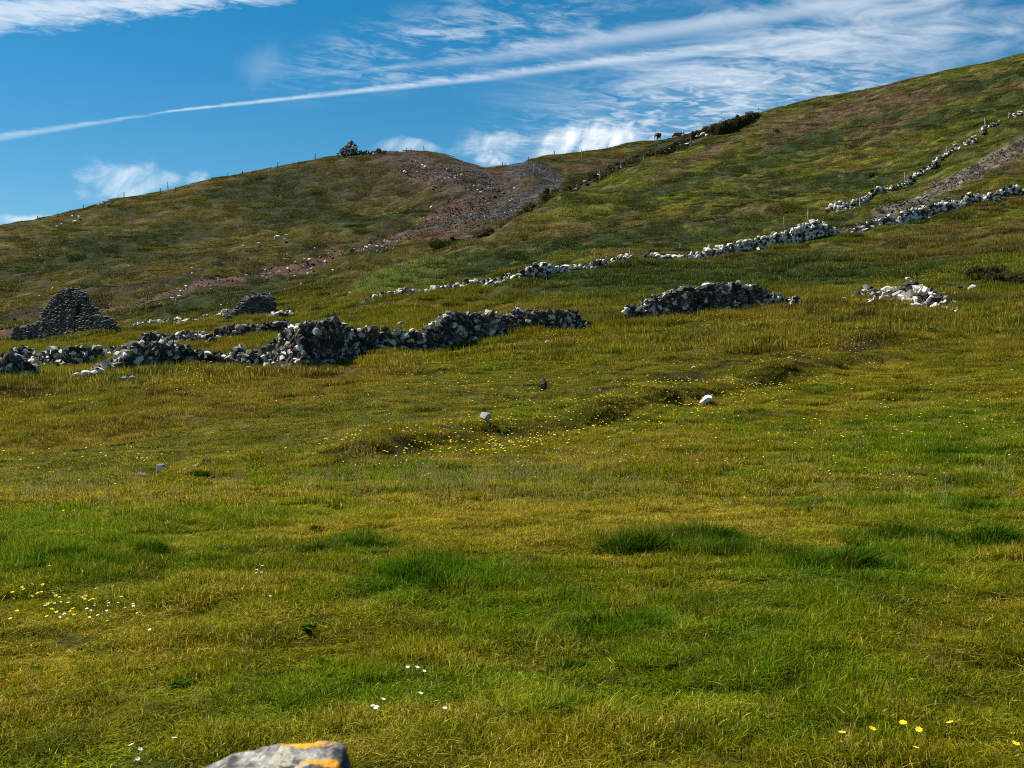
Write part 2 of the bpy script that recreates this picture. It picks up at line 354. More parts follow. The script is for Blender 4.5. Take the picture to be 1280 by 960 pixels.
    for cx, cy, rx, ry, a in ((140,310,120,15,13),(170,330,60,8,10),(330,235,80,16,10),(270,385,150,9,8),(250,370,120,7,10),(60,330,80,10,12),(470,275,60,10,5),(370,262,60,20,8)):
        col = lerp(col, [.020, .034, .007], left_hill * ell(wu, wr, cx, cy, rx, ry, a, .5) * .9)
    dkt = ell(wu, wr, 500, 225, 130, 30, 0, .6) * left_hill
    col = lerp(col, [.060, .050, .028], dkt * .6)
    dry = np.where(far > .5, .06 + .1 * sst(n4, .4, .7), dry)
    # gully scrub, rush bed
    m = (1 - sst(seg_dist(u, r, [(560,300),(620,290),(665,268),(700,246),(740,228),(800,203),(860,178),(930,148)], 1.0), 10, 20)) * left_hill
    col = lerp(col, [.028, .038, .012], m * .9)
    m = ell(wu, wr, 500, 347, 50, 17, 18, .5) * (1 - left_hill)
    col = lerp(col, [.100, .135, .030], m * (.7 + .3 * sst(n2, .4, .6))); ln += m * 1.6
    # bare earth: cutting, bank, road, track
    dcut = seg_dist(u, r - 5, [(-80,434),(0,412),(115,388),(200,370),(260,354),(330,340),(400,326),(470,303),(510,290)], 1.6)
    wcut = np.interp(u, [0, 115, 200, 300, 400, 480, 560], [7, 8, 8.5, 9.5, 9.5, 11, 16])
    earth = (1 - sst(dcut + (n4 - .5) * 5, wcut * .85, wcut * 1.1)) * left_hill
    earth = np.maximum(earth, ell(wu, wr, 580, 264, 66, 20, 36, .2) * left_hill)
    earth = np.maximum(earth, ell(wu, wr, 548, 218, 105, 20, -26, .45) * left_hill * .9)
    earth = np.maximum(earth, ell(wu, wr, 605, 232, 55, 28, -20, .4) * left_hill * .95)
    earth = np.maximum(earth, ell(wu, wr, 632, 226, 34, 14, 0, .4) * left_hill)
    earth = np.maximum(earth, ell(wu, wr, 600, 293, 60, 11, 10, .5) * left_hill * .7)
    earth = np.maximum(earth, ell(wu, wr, 735, 205, 42, 6, 8, .5) * left_hill * .7)
    ec = lerp(np.tile(np.array([.075, .042, .028]), (N, 1)), [.130, .078, .050], sst(n2, .35, .7))
    grey = np.maximum(ell(wu, wr, 590, 225, 110, 24, -28, .5), ell(wu, wr, 500, 205, 90, 14, 0, .5))
    ec = lerp(ec, [.066, .055, .048], grey * .8)
    col = col + (ec - col) * earth[:, None]
    fu_ = (1 - sst(seg_dist(u, r, FURROW, 1.5), 2, 6)) * left_hill
    col = lerp(col, [.040, .032, .018], fu_ * .8)
    lip_shadow = (1 - sst(seg_dist(u, r, [(-60,423),(0,403),(115,380),(200,361),(260,344),(330,331),(400,316),(470,294),(530,270),(568,250),(588,234),(596,222)], 1.0) + (n2 - .5) * 3, 1.2, 3.2)) * left_hill
    col = lerp(col, [.022, .016, .010], lip_shadow * .85)  # shadow under the cutting's top edge, painted into the ground colour
    wroad = np.interp(u, [500, 560, 610, 650, 690], [3, 5, 8, 15, 20])
    road = (1 - sst(seg_dist(u, r, ROAD, 1.4), wroad * .88, wroad * 1.05)) * left_hill
    col = lerp(col, [.062, .058, .053], road); col = lerp(col, [.12, .115, .105], road * sst(n3, .5, .7) * .6)
    wtr = np.interp(u, [1040, 1100, 1200, 1290], [3, 10, 14, 18])
    trk = (1 - sst(seg_dist(u, r, TRACK, 1.5) + (n4 - .5) * 12, wtr * .6, wtr * 1.3)) * sst(Y, 80, 90)
    tc_ = lerp(np.tile(np.array([.115, .092, .055]), (N, 1)), [.21, .185, .15], sst(n3, .45, .7))
    col = col + (tc_ - col) * (trk * .92)[:, None]
    bare = np.clip(np.maximum(np.maximum(np.maximum(earth, road), trk * .9), lip_shadow * .9), 0, 1)
    # peaty scars on the near bank
    for cx, cy, rx, ry in ((835,481,38,9),(905,464,34,8),(990,455,34,8),(1075,438,34,8),(760,497,26,6)):
        m = ell(wu, wr, cx, cy, rx, ry, 5, .5); col = lerp(col, [.030, .020, .013], m * .9); bare = np.maximum(bare, m * .8)
    nearm = 1 - sst(Y, 30, 60)
    n5 = fbm(X * 4.2, Y * 5.5, 71, 3, .6); n6 = fbm(X * 1.1 + 4, Y * 2.6, 73, 4, .65)
    col = lerp(col, [.030, .052, .002], nearm * sst(n5, .56, .72) * .55)
    col = lerp(col, [.21, .17, .012], nearm * sst(n6, .54, .70) * .42); dry = dry + nearm * sst(n6, .56, .72) * .22 * (dry > .08)
    col *= (.66 + .68 * n3)[:, None]
    return col, ln, np.clip(dry, 0, .7), 1 - bare, u, r

# ------------------------------------------------------------------ helpers for objects
def tag(o, label=None, cat=None, group=None, kind=None):
    if label: o['label'] = label
    if cat: o['category'] = cat
    if group: o['group'] = group
    if kind: o['kind'] = kind
    return o
def mesh_np(name, V, Fc, nper, smooth=False, mat=None):
    me = bpy.data.meshes.new(name); V = np.asarray(V, np.float32); Fc = np.asarray(Fc, np.int32)
    me.vertices.add(len(V)); me.vertices.foreach_set('co', V.ravel())
    me.loops.add(Fc.size); me.loops.foreach_set('vertex_index', Fc.ravel())
    me.polygons.add(len(Fc)); me.polygons.foreach_set('loop_start', np.arange(0, Fc.size, nper, dtype=np.int32))
    me.polygons.foreach_set('use_smooth', np.full(len(Fc), smooth))
    me.update(calc_edges=True); me.validate()
    if mat: me.materials.append(mat)
    return me
def link(name, me, parent=None):
    o = bpy.data.objects.new(name, me); COL.objects.link(o); o.parent = parent; return o
def empty(name, loc):
    o = bpy.data.objects.new(name, None); o.empty_display_size = .3; COL.objects.link(o); o.location = loc; return o
def new_mat(name, rough=0.9, spec=0.2):
    m = bpy.data.materials.new(name); m.use_nodes = True; nt = m.node_tree; b = nt.nodes['Principled BSDF']
    b.inputs['Roughness'].default_value = rough; b.inputs['Specular IOR Level'].default_value = spec
    return m, nt, b
def bump(nt, b, h, strength, dist):
    n = nt.nodes.new('ShaderNodeBump'); n.inputs['Strength'].default_value = strength; n.inputs['Distance'].default_value = dist
    nt.links.new(h.k, n.inputs['Height']); nt.links.new(n.outputs[0], b.inputs['Normal'])
def geo_pos(nt):
    g = nt.nodes.new('ShaderNodeNewGeometry'); return S(nt, g.outputs['Position'])
def attr(nt, name, out='Color', typ='GEOMETRY'):
    a = nt.nodes.new('ShaderNodeAttribute'); a.attribute_name = name; a.attribute_type = typ; return S(nt, a.outputs[out])

# ------------------------------------------------------------------ materials
mG, nt, b = new_mat('ground_turf', .95, .1)
p = geo_pos(nt); c = attr(nt, 'ground_colour')
n1 = noise(nt, p, 2.2, 8, .7); n2 = noise(nt, p, 14, 4, .6)
qx, qy, qz = xyz(nt, p.k); n4 = noise(nt, vec(nt, qx * .35 + qy * .1, qy * 1.3 - qx * .3, qz * 1.3), 1.0, 7, .68)
k = (n1 * 2.0 - .25 + (n2 - 0.5) * .9 + (n4 - .5) * 2.6)._m('MAXIMUM', .22)
vm = nt.nodes.new('ShaderNodeVectorMath'); vm.operation = 'SCALE'; nt.links.new(c.k, vm.inputs[0]); nt.links.new(k.k, vm.inputs['Scale'])
nt.links.new(vm.outputs[0], b.inputs['Base Color'])
bump(nt, b, n1 + n2 * .3, .9, .35)

def flat_mat(name, c, rough=.7):
    m, nt, b = new_mat(name, rough); b.inputs['Base Color'].default_value = c + (1,); return m
def blade_mat(name, dry_col, trans=.42):
    m = bpy.data.materials.new(name); m.use_nodes = True; nt = m.node_tree; nt.nodes.clear()
    o = nt.nodes.new('ShaderNodeOutputMaterial'); t = attr(nt, 'tint', 'Color', 'INSTANCER'); dr = attr(nt, 'dry', 'Fac', 'INSTANCER')
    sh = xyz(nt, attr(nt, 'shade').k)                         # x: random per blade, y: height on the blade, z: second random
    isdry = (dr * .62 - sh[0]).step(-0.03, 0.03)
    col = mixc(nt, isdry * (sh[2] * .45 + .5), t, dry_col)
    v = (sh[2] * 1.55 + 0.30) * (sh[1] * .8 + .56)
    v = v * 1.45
    vm = nt.nodes.new('ShaderNodeVectorMath'); vm.operation = 'SCALE'; nt.links.new(col.k, vm.inputs[0]); nt.links.new(v.k, vm.inputs['Scale'])
    d = nt.nodes.new('ShaderNodeBsdfDiffuse'); tr = nt.nodes.new('ShaderNodeBsdfTranslucent'); gl = nt.nodes.new('ShaderNodeBsdfGlossy')
    gl.inputs['Roughness'].default_value = .42
    nt.links.new(vm.outputs[0], d.inputs[0]); nt.links.new(vm.outputs[0], tr.inputs[0])
    gl.inputs[0].default_value = (.8, .8, .7, 1)
    m1 = nt.nodes.new('ShaderNodeMixShader'); m1.inputs[0].default_value = trans
    nt.links.new(d.outputs[0], m1.inputs[1]); nt.links.new(tr.outputs[0], m1.inputs[2])
    m2 = nt.nodes.new('ShaderNodeMixShader'); m2.inputs[0].default_value = .008
    nt.links.new(m1.outputs[0], m2.inputs[1]); nt.links.new(gl.outputs[0], m2.inputs[2]); nt.links.new(m2.outputs[0], o.inputs[0])
    return m
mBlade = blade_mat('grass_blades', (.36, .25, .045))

def stone_mat(name, lo, mid, hi, white, lich=.5, t0=0.0, t1=.8, t2=.80, t3=.97):
    m, nt, b = new_mat(name, .9, .25)
    oi = nt.nodes.new('ShaderNodeObjectInfo'); tone = attr(nt, 'tone', 'Fac')
    v = (tone + S(nt, oi.outputs['Random']))._m('FRACT')
    p = geo_pos(nt)
    n = noise(nt, p, 7, 6, .65); n2 = noise(nt, p, 30, 4, .6); n3 = noise(nt, p, 2.3, 3, .5)
    c = mixc(nt, v.step(t0, t1), lo, mid)
    c = mixc(nt, (v.step(t2, t3)), c, hi)
    c = mixc(nt, (n * .7 + n2 * .3).step(.50, .60) * v.step(.2, .75) * lich, c, white)
    c = mixc(nt, n3.step(.60, .74) * .30, c, (.17, .105, .055))
    c = mixc(nt, n2.step(.35, .75) * .35, c, (.04, .04, .038))
    nt.links.new(c.k, b.inputs['Base Color']); bump(nt, b, n + n2 * .5, .6, .03)
    return m
mStD = stone_mat('dark_fieldstone', (.032, .029, .026), (.10, .09, .075), (.62, .58, .50), (.76, .71, .61), .7, .1, .8, .74, .90)
mStP = stone_mat('pale_fieldstone', (.04, .037, .032), (.44, .41, .35), (.84, .79, .70), (.82, .77, .67), .8, .30, .55, .55, .75)
mStG = stone_mat('slate_grey_stone', (.060, .057, .053), (.20, .19, .175), (.26, .245, .225), (.32, .30, .28), .3)
mStW = stone_mat('white_quartz_stone', (.45, .43, .40), (.70, .68, .64), (.82, .80, .76), (.82, .80, .76), .8)
mWood, nt, b = new_mat('weathered_wood', .9)
p = geo_pos(nt); n = noise(nt, vec(nt, *[a * s for a, s in zip(xyz(nt, p.k), (30.0, 30.0, 3.0))]), 1.0, 4)
nt.links.new(mixc(nt, n.step(.3, .7), (.085, .072, .058), (.27, .25, .21)).k, b.inputs['Base Color'])
mPale, nt, b = new_mat('silvered_wood', .9)
p = geo_pos(nt); n = noise(nt, p, 12.0, 4)
nt.links.new(mixc(nt, n.step(.3, .7), (.22, .20, .17), (.42, .40, .35)).k, b.inputs['Base Color'])
mWire, nt, b = new_mat('galvanised_wire', .5, .5); b.inputs['Base Color'].default_value = (.25, .25, .25, 1)

# ------------------------------------------------------------------ the ground
def fan_sheet():
    ys = np.concatenate([np.linspace(-40, 2.8, 24), np.exp(np.linspace(math.log(3.2), math.log(245), 640)), np.exp(np.linspace(math.log(252), math.log(3900), 40))])
    ss = np.concatenate([np.linspace(-2.2, -.62, 40), np.linspace(-.6, .6, 760), np.linspace(.62, 2.2, 40)])
    sY, sS = np.meshgrid(ys, ss, indexing='ij')
    spread = np.maximum(sY, 0) + 4.0 * np.exp(-np.maximum(sY, 0) / 4) + np.where(sY < 0, -sY * 1.0, 0)
    X = (sS * spread).ravel(); Y = sY.ravel(); Z = H(X, Y)
    n, m = sY.shape; i = np.arange(n * m).reshape(n, m)
    Fc = np.stack([i[:-1, :-1], i[:-1, 1:], i[1:, 1:], i[1:, :-1]], -1).reshape(-1, 4)
    me = mesh_np('pasture', np.stack([X, Y, Z], 1), Fc, 4, True, mG)
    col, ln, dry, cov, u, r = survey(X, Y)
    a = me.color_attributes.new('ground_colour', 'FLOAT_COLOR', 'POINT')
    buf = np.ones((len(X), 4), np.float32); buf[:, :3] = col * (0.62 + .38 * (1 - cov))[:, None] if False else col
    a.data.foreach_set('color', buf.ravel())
    o = link('pasture_ground', me); tag(o, 'sloping pasture rising to a grassy ridge with a brown cutting and gravel road', kind='structure')
fan_sheet()

# distant ridge at the far left
def far_ridge():
    n, m = 60, 24; V = []
    for i in range(n):
        for j in range(m):
            t = i / (n - 1); X = -900 + 640 * t; s = j / (m - 1); Y = 620 + 260 * s
            h = 92 * (math.sin(min(1, s * 1.15) * math.pi) ** .7) * (1 - .10 * t) + 5 * math.sin(t * 9) + 2 * math.sin(t * 31 + s * 4) - 12 + (0 if t < .9 else -260 * (t - .9))
            V.append((X, Y, h))
    i = np.arange(n * m).reshape(n, m)
    Fc = np.stack([i[:-1, :-1], i[1:, :-1], i[1:, 1:], i[:-1, 1:]], -1).reshape(-1, 4)
    me = mesh_np('distant_hill', V, Fc, 4, True, mG)
    a = me.color_attributes.new('ground_colour', 'FLOAT_COLOR', 'POINT'); a.data.foreach_set('color', np.tile([.04, .055, .02, 1], len(V)).astype(np.float32))
    tag(link('distant_hill', me), 'dark green hill far off at the left edge', kind='structure')
far_ridge()

# ------------------------------------------------------------------ grass
def patch(name, n, R, l0, l1, w, segs, mat, lean=.5, shag=0.3):
    a = rng.uniform(0, 2 * math.pi, n); rr = R * np.sqrt(rng.uniform(0, 1, n))
    bx = rr * np.cos(a); by = rr * np.sin(a)
    clump = fbm(bx * 2.2 / R + 5, by * 2.2 / R + 5, rng.integers(1000), 2)
    L = rng.uniform(l0, l1, n) * (.55 + .9 * clump); Wd = w * rng.uniform(.6, 1.3, n)
    ta = rng.uniform(0, 2 * math.pi, n); tl = rng.normal(0, lean, n) ; f = rng.uniform(0, 2 * math.pi, n)
    wx, wy = np.cos(f) * Wd, np.sin(f) * Wd
    lx = np.cos(ta) * np.abs(tl) * L + .22 * L; ly = np.sin(ta) * np.abs(tl) * L - .1 * L
    r0 = rng.uniform(0, 1, n); r1 = rng.uniform(0, 1, n)
    V = []; sh = []
    hs = np.linspace(0, 1, segs + 1)
    for h in hs[:-1]:
        cx = bx + lx * h ** 1.8; cy = by + ly * h ** 1.8; cz = L * h * (1 - .25 * h * np.abs(tl)) - (.03 if h == 0 else 0)
        k = 1 - .45 * h
        for sgn in (-1, 1):
            V.append(np.stack([cx + sgn * wx * k * .5, cy + sgn * wy * k * .5, cz], 1)); sh.append(np.stack([r0, np.full(n, h), r1, np.ones(n)], 1))
    V.append(np.stack([bx + lx, by + ly, L * (1 - .25 * np.abs(tl))], 1)); sh.append(np.stack([r0, np.ones(n), r1, np.ones(n)], 1))
    nv = len(V); V = np.stack(V, 1).reshape(-1, 3); sh = np.stack(sh, 1).reshape(-1, 4)
    base = np.arange(n) * nv; T = []
    for s in range(segs - 1):
        q = 2 * s; T += [np.stack([base + q, base + q + 1, base + q + 3], 1), np.stack([base + q, base + q + 3, base + q + 2], 1)]
    q = 2 * (segs - 1); T.append(np.stack([base + q, base + q + 1, base + q + 2], 1))
    me = mesh_np(name, V, np.concatenate(T), 3, False, mat)
    at_ = me.color_attributes.new('shade', 'FLOAT_COLOR', 'POINT'); at_.data.foreach_set('color', sh.astype(np.float32).ravel())
    return me
def instancer(name, pts, nrm, rot, scl, pick, tint, dry, sources):
    """one stuff object: points that carry instances of a few source meshes"""
    me = bpy.data.meshes.new(name); me.vertices.add(len(pts)); me.vertices.foreach_set('co', np.asarray(pts, np.float32).ravel())
    def add(nm, typ, data, key):
        a = me.attributes.new(nm, typ, 'POINT'); a.data.foreach_set(key, np.asarray(data).ravel())
    add('nrm', 'FLOAT_VECTOR', nrm.astype(np.float32), 'vector'); add('spin', 'FLOAT', rot.astype(np.float32), 'value')
    add('siz', 'FLOAT_VECTOR', scl.astype(np.float32), 'vector'); add('pick', 'INT', pick.astype(np.int32), 'value')
    t4 = np.ones((len(pts), 4), np.float32); t4[:, :3] = tint; add('tint', 'FLOAT_COLOR', t4, 'color'); add('dry', 'FLOAT', dry.astype(np.float32), 'value')
    ob = link(name, me)
    lib = bpy.data.collections.new(name + '_sources')
    for i, s in enumerate(sources):
        so = bpy.data.objects.new('%s_source_%02d' % (name, i), s); lib.objects.link(so)
    g = bpy.data.node_groups.new(name, 'GeometryNodeTree')
    g.interface.new_socket('Geometry', in_out='INPUT', socket_type='NodeSocketGeometry'); g.interface.new_socket('Geometry', in_out='OUTPUT', socket_type='NodeSocketGeometry')
    N = g.nodes.new; L = g.links.new
    gi, go = N('NodeGroupInput'), N('NodeGroupOutput')
    def na(nm, dt):
        a = N('GeometryNodeInputNamedAttribute'); a.data_type = dt; a.inputs[0].default_value = nm; return a.outputs[0]
    ci = N('GeometryNodeCollectionInfo'); ci.inputs[0].default_value = lib; ci.inputs[1].default_value = True; ci.inputs[2].default_value = True
    ip = N('GeometryNodeInstanceOnPoints'); ip.inputs['Pick Instance'].default_value = True
    L(gi.outputs[0], ip.inputs['Points']); L(ci.outputs[0], ip.inputs['Instance']); L(na('pick', 'INT'), ip.inputs['Instance Index'])
    al = N('FunctionNodeAlignRotationToVector'); al.axis = 'Z'; L(na('nrm', 'FLOAT_VECTOR'), al.inputs['Vector'])
    cx = N('ShaderNodeCombineXYZ'); L(na('spin', 'FLOAT'), cx.inputs[2])
    er = N('FunctionNodeEulerToRotation'); L(cx.outputs[0], er.inputs[0])
    rr = N('FunctionNodeRotateRotation'); rr.rotation_space = 'LOCAL'; L(al.outputs[0], rr.inputs[0]); L(er.outputs[0], rr.inputs[1])
    L(rr.outputs[0], ip.inputs['Rotation']); L(na('siz', 'FLOAT_VECTOR'), ip.inputs['Scale'])
    L(ip.outputs[0], go.inputs[0])
    md = ob.modifiers.new('scatter', 'NODES'); md.node_group = g
    return ob
def scatter_pts(y0, y1, dens, smax=.56):
    area = smax * (y1 ** 2 - y0 ** 2); n = int(area * dens)
    Y = np.sqrt(rng.uniform(y0 ** 2, y1 ** 2, n)); X = rng.uniform(-smax, smax, n) * Y
    return X, Y
def grass_zone(name, y0, y1, R, overlap, sources, hmul, label):
    X, Y = scatter_pts(y0, y1, overlap / (math.pi * R * R))
    col, ln, dry, cov, u, r = survey(X, Y)
    keep = rng.uniform(0, 1, len(X)) < cov
    # skip ground that lies out of sight beyond the crests
    keep &= (Y < np.interp(u, UG, CG) * 1.04)
    X, Y, col, ln, dry = X[keep], Y[keep], col[keep], ln[keep], dry[keep]
    Z = H(X, Y); n = len(X)
    N = grad(X, Y); N = N * .75 + np.array([0, 0, .25]); 
    tus = fbm(X * 1.6, Y * 2.2, 61, 4, .7); s = rng.uniform(.85, 1.2, n); hz = ln * hmul * (.40 + 1.25 * sst(tus, .34, .68)) * rng.uniform(.8, 1.2, n)
    col = col * rng.uniform(.78, 1.22, (n, 1)) * rng.uniform(.9, 1.1, (n, 3))
    ob = instancer(name, np.stack([X, Y, Z], 1), N, rng.uniform(0, 6.28, n) if True else 0, np.stack([s, s, hz], 1), rng.integers(0, len(sources), n), col, dry, sources)
    tag(ob, label, 'grass', kind='stuff'); return n
nearS = [patch('turf_near', 270, .17, .024, .062, .0044, 3, mBlade, 1.55) for _ in range(8)]
midS = [patch('turf_mid', 360, .30, .025, .072, .0085, 2, mBlade, 1.2) for _ in range(6)]
farS = [patch('turf_far', 760, .95, .05, .15, .018, 2, mBlade, .75) for _ in range(6)]
hillS = [patch('turf_hill', 520, 1.2, .05, .15, .030, 2, mBlade, .8) for _ in range(6)]
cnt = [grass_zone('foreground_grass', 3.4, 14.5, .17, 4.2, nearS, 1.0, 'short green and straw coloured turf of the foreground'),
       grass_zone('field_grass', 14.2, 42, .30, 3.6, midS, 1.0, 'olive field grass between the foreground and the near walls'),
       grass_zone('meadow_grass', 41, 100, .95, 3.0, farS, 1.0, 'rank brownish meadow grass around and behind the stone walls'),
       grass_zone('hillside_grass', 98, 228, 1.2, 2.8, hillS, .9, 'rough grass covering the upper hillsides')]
print('grass instances', cnt)

# ------------------------------------------------------------------ stones
def hull_stone(seed, flat=.6, npt=13, block=.5):
    import bmesh
    r = random.Random(seed); bm = bmesh.new()
    for i in range(npt):
        v = Vector((r.gauss(0, 1), r.gauss(0, 1), r.gauss(0, 1))).normalized()
        m = max(abs(v.x), abs(v.y), abs(v.z)); v = v.lerp(v / m * .8, block)
        v *= r.uniform(.82, 1.05); bm.verts.new((v.x * .5, v.y * .42, v.z * .5 * flat))
    res = bmesh.ops.convex_hull(bm, input=bm.verts)
    bmesh.ops.delete(bm, geom=[g for g in res['geom_interior'] if isinstance(g, bmesh.types.BMVert)], context='VERTS')
    bmesh.ops.recalc_face_normals(bm, faces=bm.faces)
    V = np.array([v.co[:] for v in bm.verts]); bm.verts.index_update()
    T = [tuple(v.index for v in f.verts) for f in bm.faces]; bm.free()
    T = [t for t in T if len(t) == 3]
    return V, np.array(T)
ST = [hull_stone(100 + i, .62) for i in range(14)]
SL = [hull_stone(300 + i, .30, 12, .85) for i in range(10)]
STB = [hull_stone(500 + i, .62, 26) for i in range(8)]
_cache = {}
def stone_mesh(lib, i, mat):
    key = (id(lib[i]), mat.name)
    if key not in _cache:
        V, T = lib[i]; me = mesh_np('stone', V, T, 3, False, mat)
        a = me.attributes.new('tone', 'FLOAT', 'POINT'); a.data.foreach_set('value', np.full(len(V), (i * .37) % 1, np.float32)); _cache[key] = me
    return _cache[key]
def place_stones(root, items, lib, mat, nparts, stuff='packing_stones', part='stone'):
    """items: (pos, euler, scale3); the largest become parts, the rest one stuff mesh"""
    o0 = root.location
    items = sorted(items, key=lambda it: -(it[2][0] * it[2][2]) / it[0].y ** 2 * (1.0 if it[3] else .2))
    for pos, eu, s, fr in items[:nparts]:
        o = bpy.data.objects.new(part, stone_mesh(lib, random.randrange(len(lib)), mat)); COL.objects.link(o)
        o.parent = root; o.location = pos - o0; o.rotation_euler = eu; o.scale = s
    rest = items[nparts:]
    if rest:
        Vs, Ts, tn, off = [], [], [], 0
        for pos, eu, s, fr in rest:
            V, T = lib[random.randrange(len(lib))]
            M = np.array(Matrix.LocRotScale(pos - o0, Euler(eu), Vector(s)))
            Vs.append(V @ M[:3, :3].T + M[:3, 3]); Ts.append(T + off); off += len(V); tn.append(np.full(len(V), random.random()))
        me = mesh_np(stuff, np.concatenate(Vs), np.concatenate(Ts), 3, False, mat)
        a = me.attributes.new('tone', 'FLOAT', 'POINT'); a.data.foreach_set('value', np.concatenate(tn).astype(np.float32))
        tag(link(stuff, me, root), kind='stuff')
def wall(name, label, cat, prof, size, thick, lib, mat, nparts, group=None, ymin=3.0, scatter=0, ragged=.25, course=.62, slab=False, hole=None, steep=.12, gaps=0.0, yfix=None):
    """prof: (px, top row, base row) along the wall; stones are stacked in courses on the ground along its line"""
    xs = [q[0] for q in prof]
    if yfix: Yb = np.array([np.interp(x, [yfix[0][0], yfix[-1][0]], [yfix[0][1], yfix[-1][1]]) for x in xs])
    else: Yb = at_y(xs, [q[2] for q in prof], ymin)
    if len(Yb) > 4:
        Yb = np.convolve(np.pad(Yb, 1, 'edge'), [.25, .5, .25], 'valid')
    Xb = (np.array(xs) - 640) / F * Yb
    seg = np.hypot(np.diff(Xb), np.diff(Yb)); cum = np.concatenate([[0], np.cumsum(seg)]); L = cum[-1]
    root = empty(name, (float(np.interp(L / 2, cum, Xb)), float(np.interp(L / 2, cum, Yb)), 0)); root.location.z = float(H([root.location.x], [root.location.y])[0])
    tag(root, label, cat, group)
    items = []; s = 0.0
    while s < L:
        X = float(np.interp(s, cum, Xb)); Y = float(np.interp(s, cum, Yb)); xp = 640 + F * X / Y
        dX = float(np.interp(min(L, s + .3), cum, Xb) - np.interp(max(0, s - .3), cum, Xb)); dY = float(np.interp(min(L, s + .3), cum, Yb) - np.interp(max(0, s - .3), cum, Yb))
        ang = math.atan2(dY, dX); tx, ty = math.cos(ang), math.sin(ang)
        top = np.interp(xp, xs, [q[1] for q in prof]); bot = np.interp(xp, xs, [q[2] for q in prof])
        h = max(.04, .88 * (bot - top) / F * Y, min(1.6 * (bot - top) / F * Y, (480 - top) / F * Y - float(H([X], [Y])[0])))
        lev = 0; z = -.06
        if gaps and vn(np.array([s * .5]), np.array([3.3]), len(prof))[0] < gaps: s += size * .8; continue
        while True:
            cs = size * random.uniform(.55, 1.5); ch = cs * course
            if z + ch * .4 > h + random.uniform(-.3, .6) * ragged * size * 2: break
            tk = thick * (1 - steep * z / max(h, .3) * (2.0 if not slab else .5)); nl = max(1, int(round(tk / (size * .8))))
            for l in range(nl):
                o_ = (-tk / 2 + (l + .5) * tk / nl) if nl > 1 else 0
                k = random.uniform(.8, 1.3)
                jx = random.uniform(-.35, .35) * size; px_, py_ = X + tx * jx - ty * o_, Y + ty * jx + tx * o_
                if hole and nl > 1 and l < nl - 2:
                    hx = 640 + F * px_ / py_; hz = z + ch * .5
                    if hole[0] < hx < hole[1] and hole[2] < hz < hole[3]: continue
                gz = float(H([px_], [py_])[0])
                tilt = .05 if slab else .38
                eu = (random.gauss(0, tilt), random.gauss(0, tilt) + (0 if slab or random.random() < .8 else random.choice((-1, 1)) * random.uniform(.5, 1.3)), ang + random.gauss(0, .07 if slab else .35))
                if slab: sc3 = (cs * random.uniform(1.0, 1.6), cs * 1.2, cs * 1.15)
                else: sc3 = (cs * 1.25 * k, cs * 1.25, cs * 1.25 * random.uniform(.75, 1.2))
                items.append((Vector((px_, py_, gz + z + ch * .5)), eu, sc3, l == 0))
            z += ch * .78; lev += 1
        s += size * .72 * random.uniform(.8, 1.2)
    for _ in range(scatter):
        t = random.uniform(0, L); X = float(np.interp(t, cum, Xb)); Y = float(np.interp(t, cum, Yb)) + random.choice((-1, -1, 1)) * (thick * .5 + abs(random.gauss(0, thick * .7)))
        cs = size * random.uniform(.5, 1.2); gz = float(H([X], [Y])[0])
        items.append((Vector((X, Y, gz + cs * .12)), (random.gauss(0, .4), random.gauss(0, .4), random.uniform(0, 6)), (cs * 1.2, cs * 1.1, cs), True))
    place_stones(root, items, lib, mat, nparts)
    return len(items)

nst = []
# main ruined wall across the middle
nst.append(wall('dry_stone_wall', 'tall dark ruined dry stone wall with ragged top, longest of the near walls', 'wall',
  [(338,436,457),(350,425,458),(360,414,459),(383,406,462),(398,404,462),(412,402,453),(425,408,450),(438,415,448),(458,412,445),(484,415,442),(510,415,439),(524,416,438),(537,410,436),
   (552,397,434),(566,390,431),(583,394,429),(600,393,427),(619,391,424),(629,398,418),(640,392,416),(648,386,415),(661,389,415),(681,390,415),(700,391,414),(711,391,412),(720,397,409),(731,402,406)],
  .30, .85, ST, mStD, 300, scatter=30))
nst.append(wall('dry_stone_wall', 'isolated dark stretch of dry stone wall, widest in the middle, right of the longest wall', 'wall',
  [(785,384,398),(795,384,398),(803,380,397),(812,375,397),(830,369,396),(845,363,395),(865,361,394),(888,355,393),(905,355,392),(921,355,391),(935,357,389),(947,358,387),(956,367,386),(972,370,384),(980,374,384)],
  .30, .8, ST, mStD, 280, scatter=16))
nst.append(wall('stone_heap', 'small knob of pale stones just right of the isolated dark wall', 'stones',
  [(985,374,384),(990,370,384),(996,371,384),(999,377,384)], .28, .45, ST, mStP, 20))
nst.append(wall('stone_rubble', 'collapsed heap of white stones in the grass on the right', 'stones',
  [(1100,374,379),(1104,364,380),(1115,358,380),(1126,361,381),(1140,357,382),(1150,366,382),(1165,366,384),(1179,374,384)], .36, 1.7, ST, mStP, 170, scatter=46, ragged=.8, steep=.35))
nst.append(wall('stone_rubble', 'low row of pale stones left of the white collapsed heap', 'stones',
  [(1070,370,375),(1076,361,374),(1084,360,374),(1092,364,375),(1100,367,376)], .30, .3, ST, mStP, 30, ragged=.5, scatter=6))
nst.append(wall('dry_stone_wall', 'low jumbled dry stone wall running left from the longest wall, with a round heap in it', 'wall',
  [(94,466,471),(112,464,471),(128,460,470),(136,458,467),(150,446,464),(160,437,463),(169,430,463),(185,434,462),(200,432,459),(215,430,457),(232,434,455),(239,443,454),(250,438,454),(262,440,454),(280,444,455),(294,443,455),(300,438,456),(308,446,457),(322,443,457),(337,441,457)],
  .30, .8, ST, mStD, 260, scatter=30))
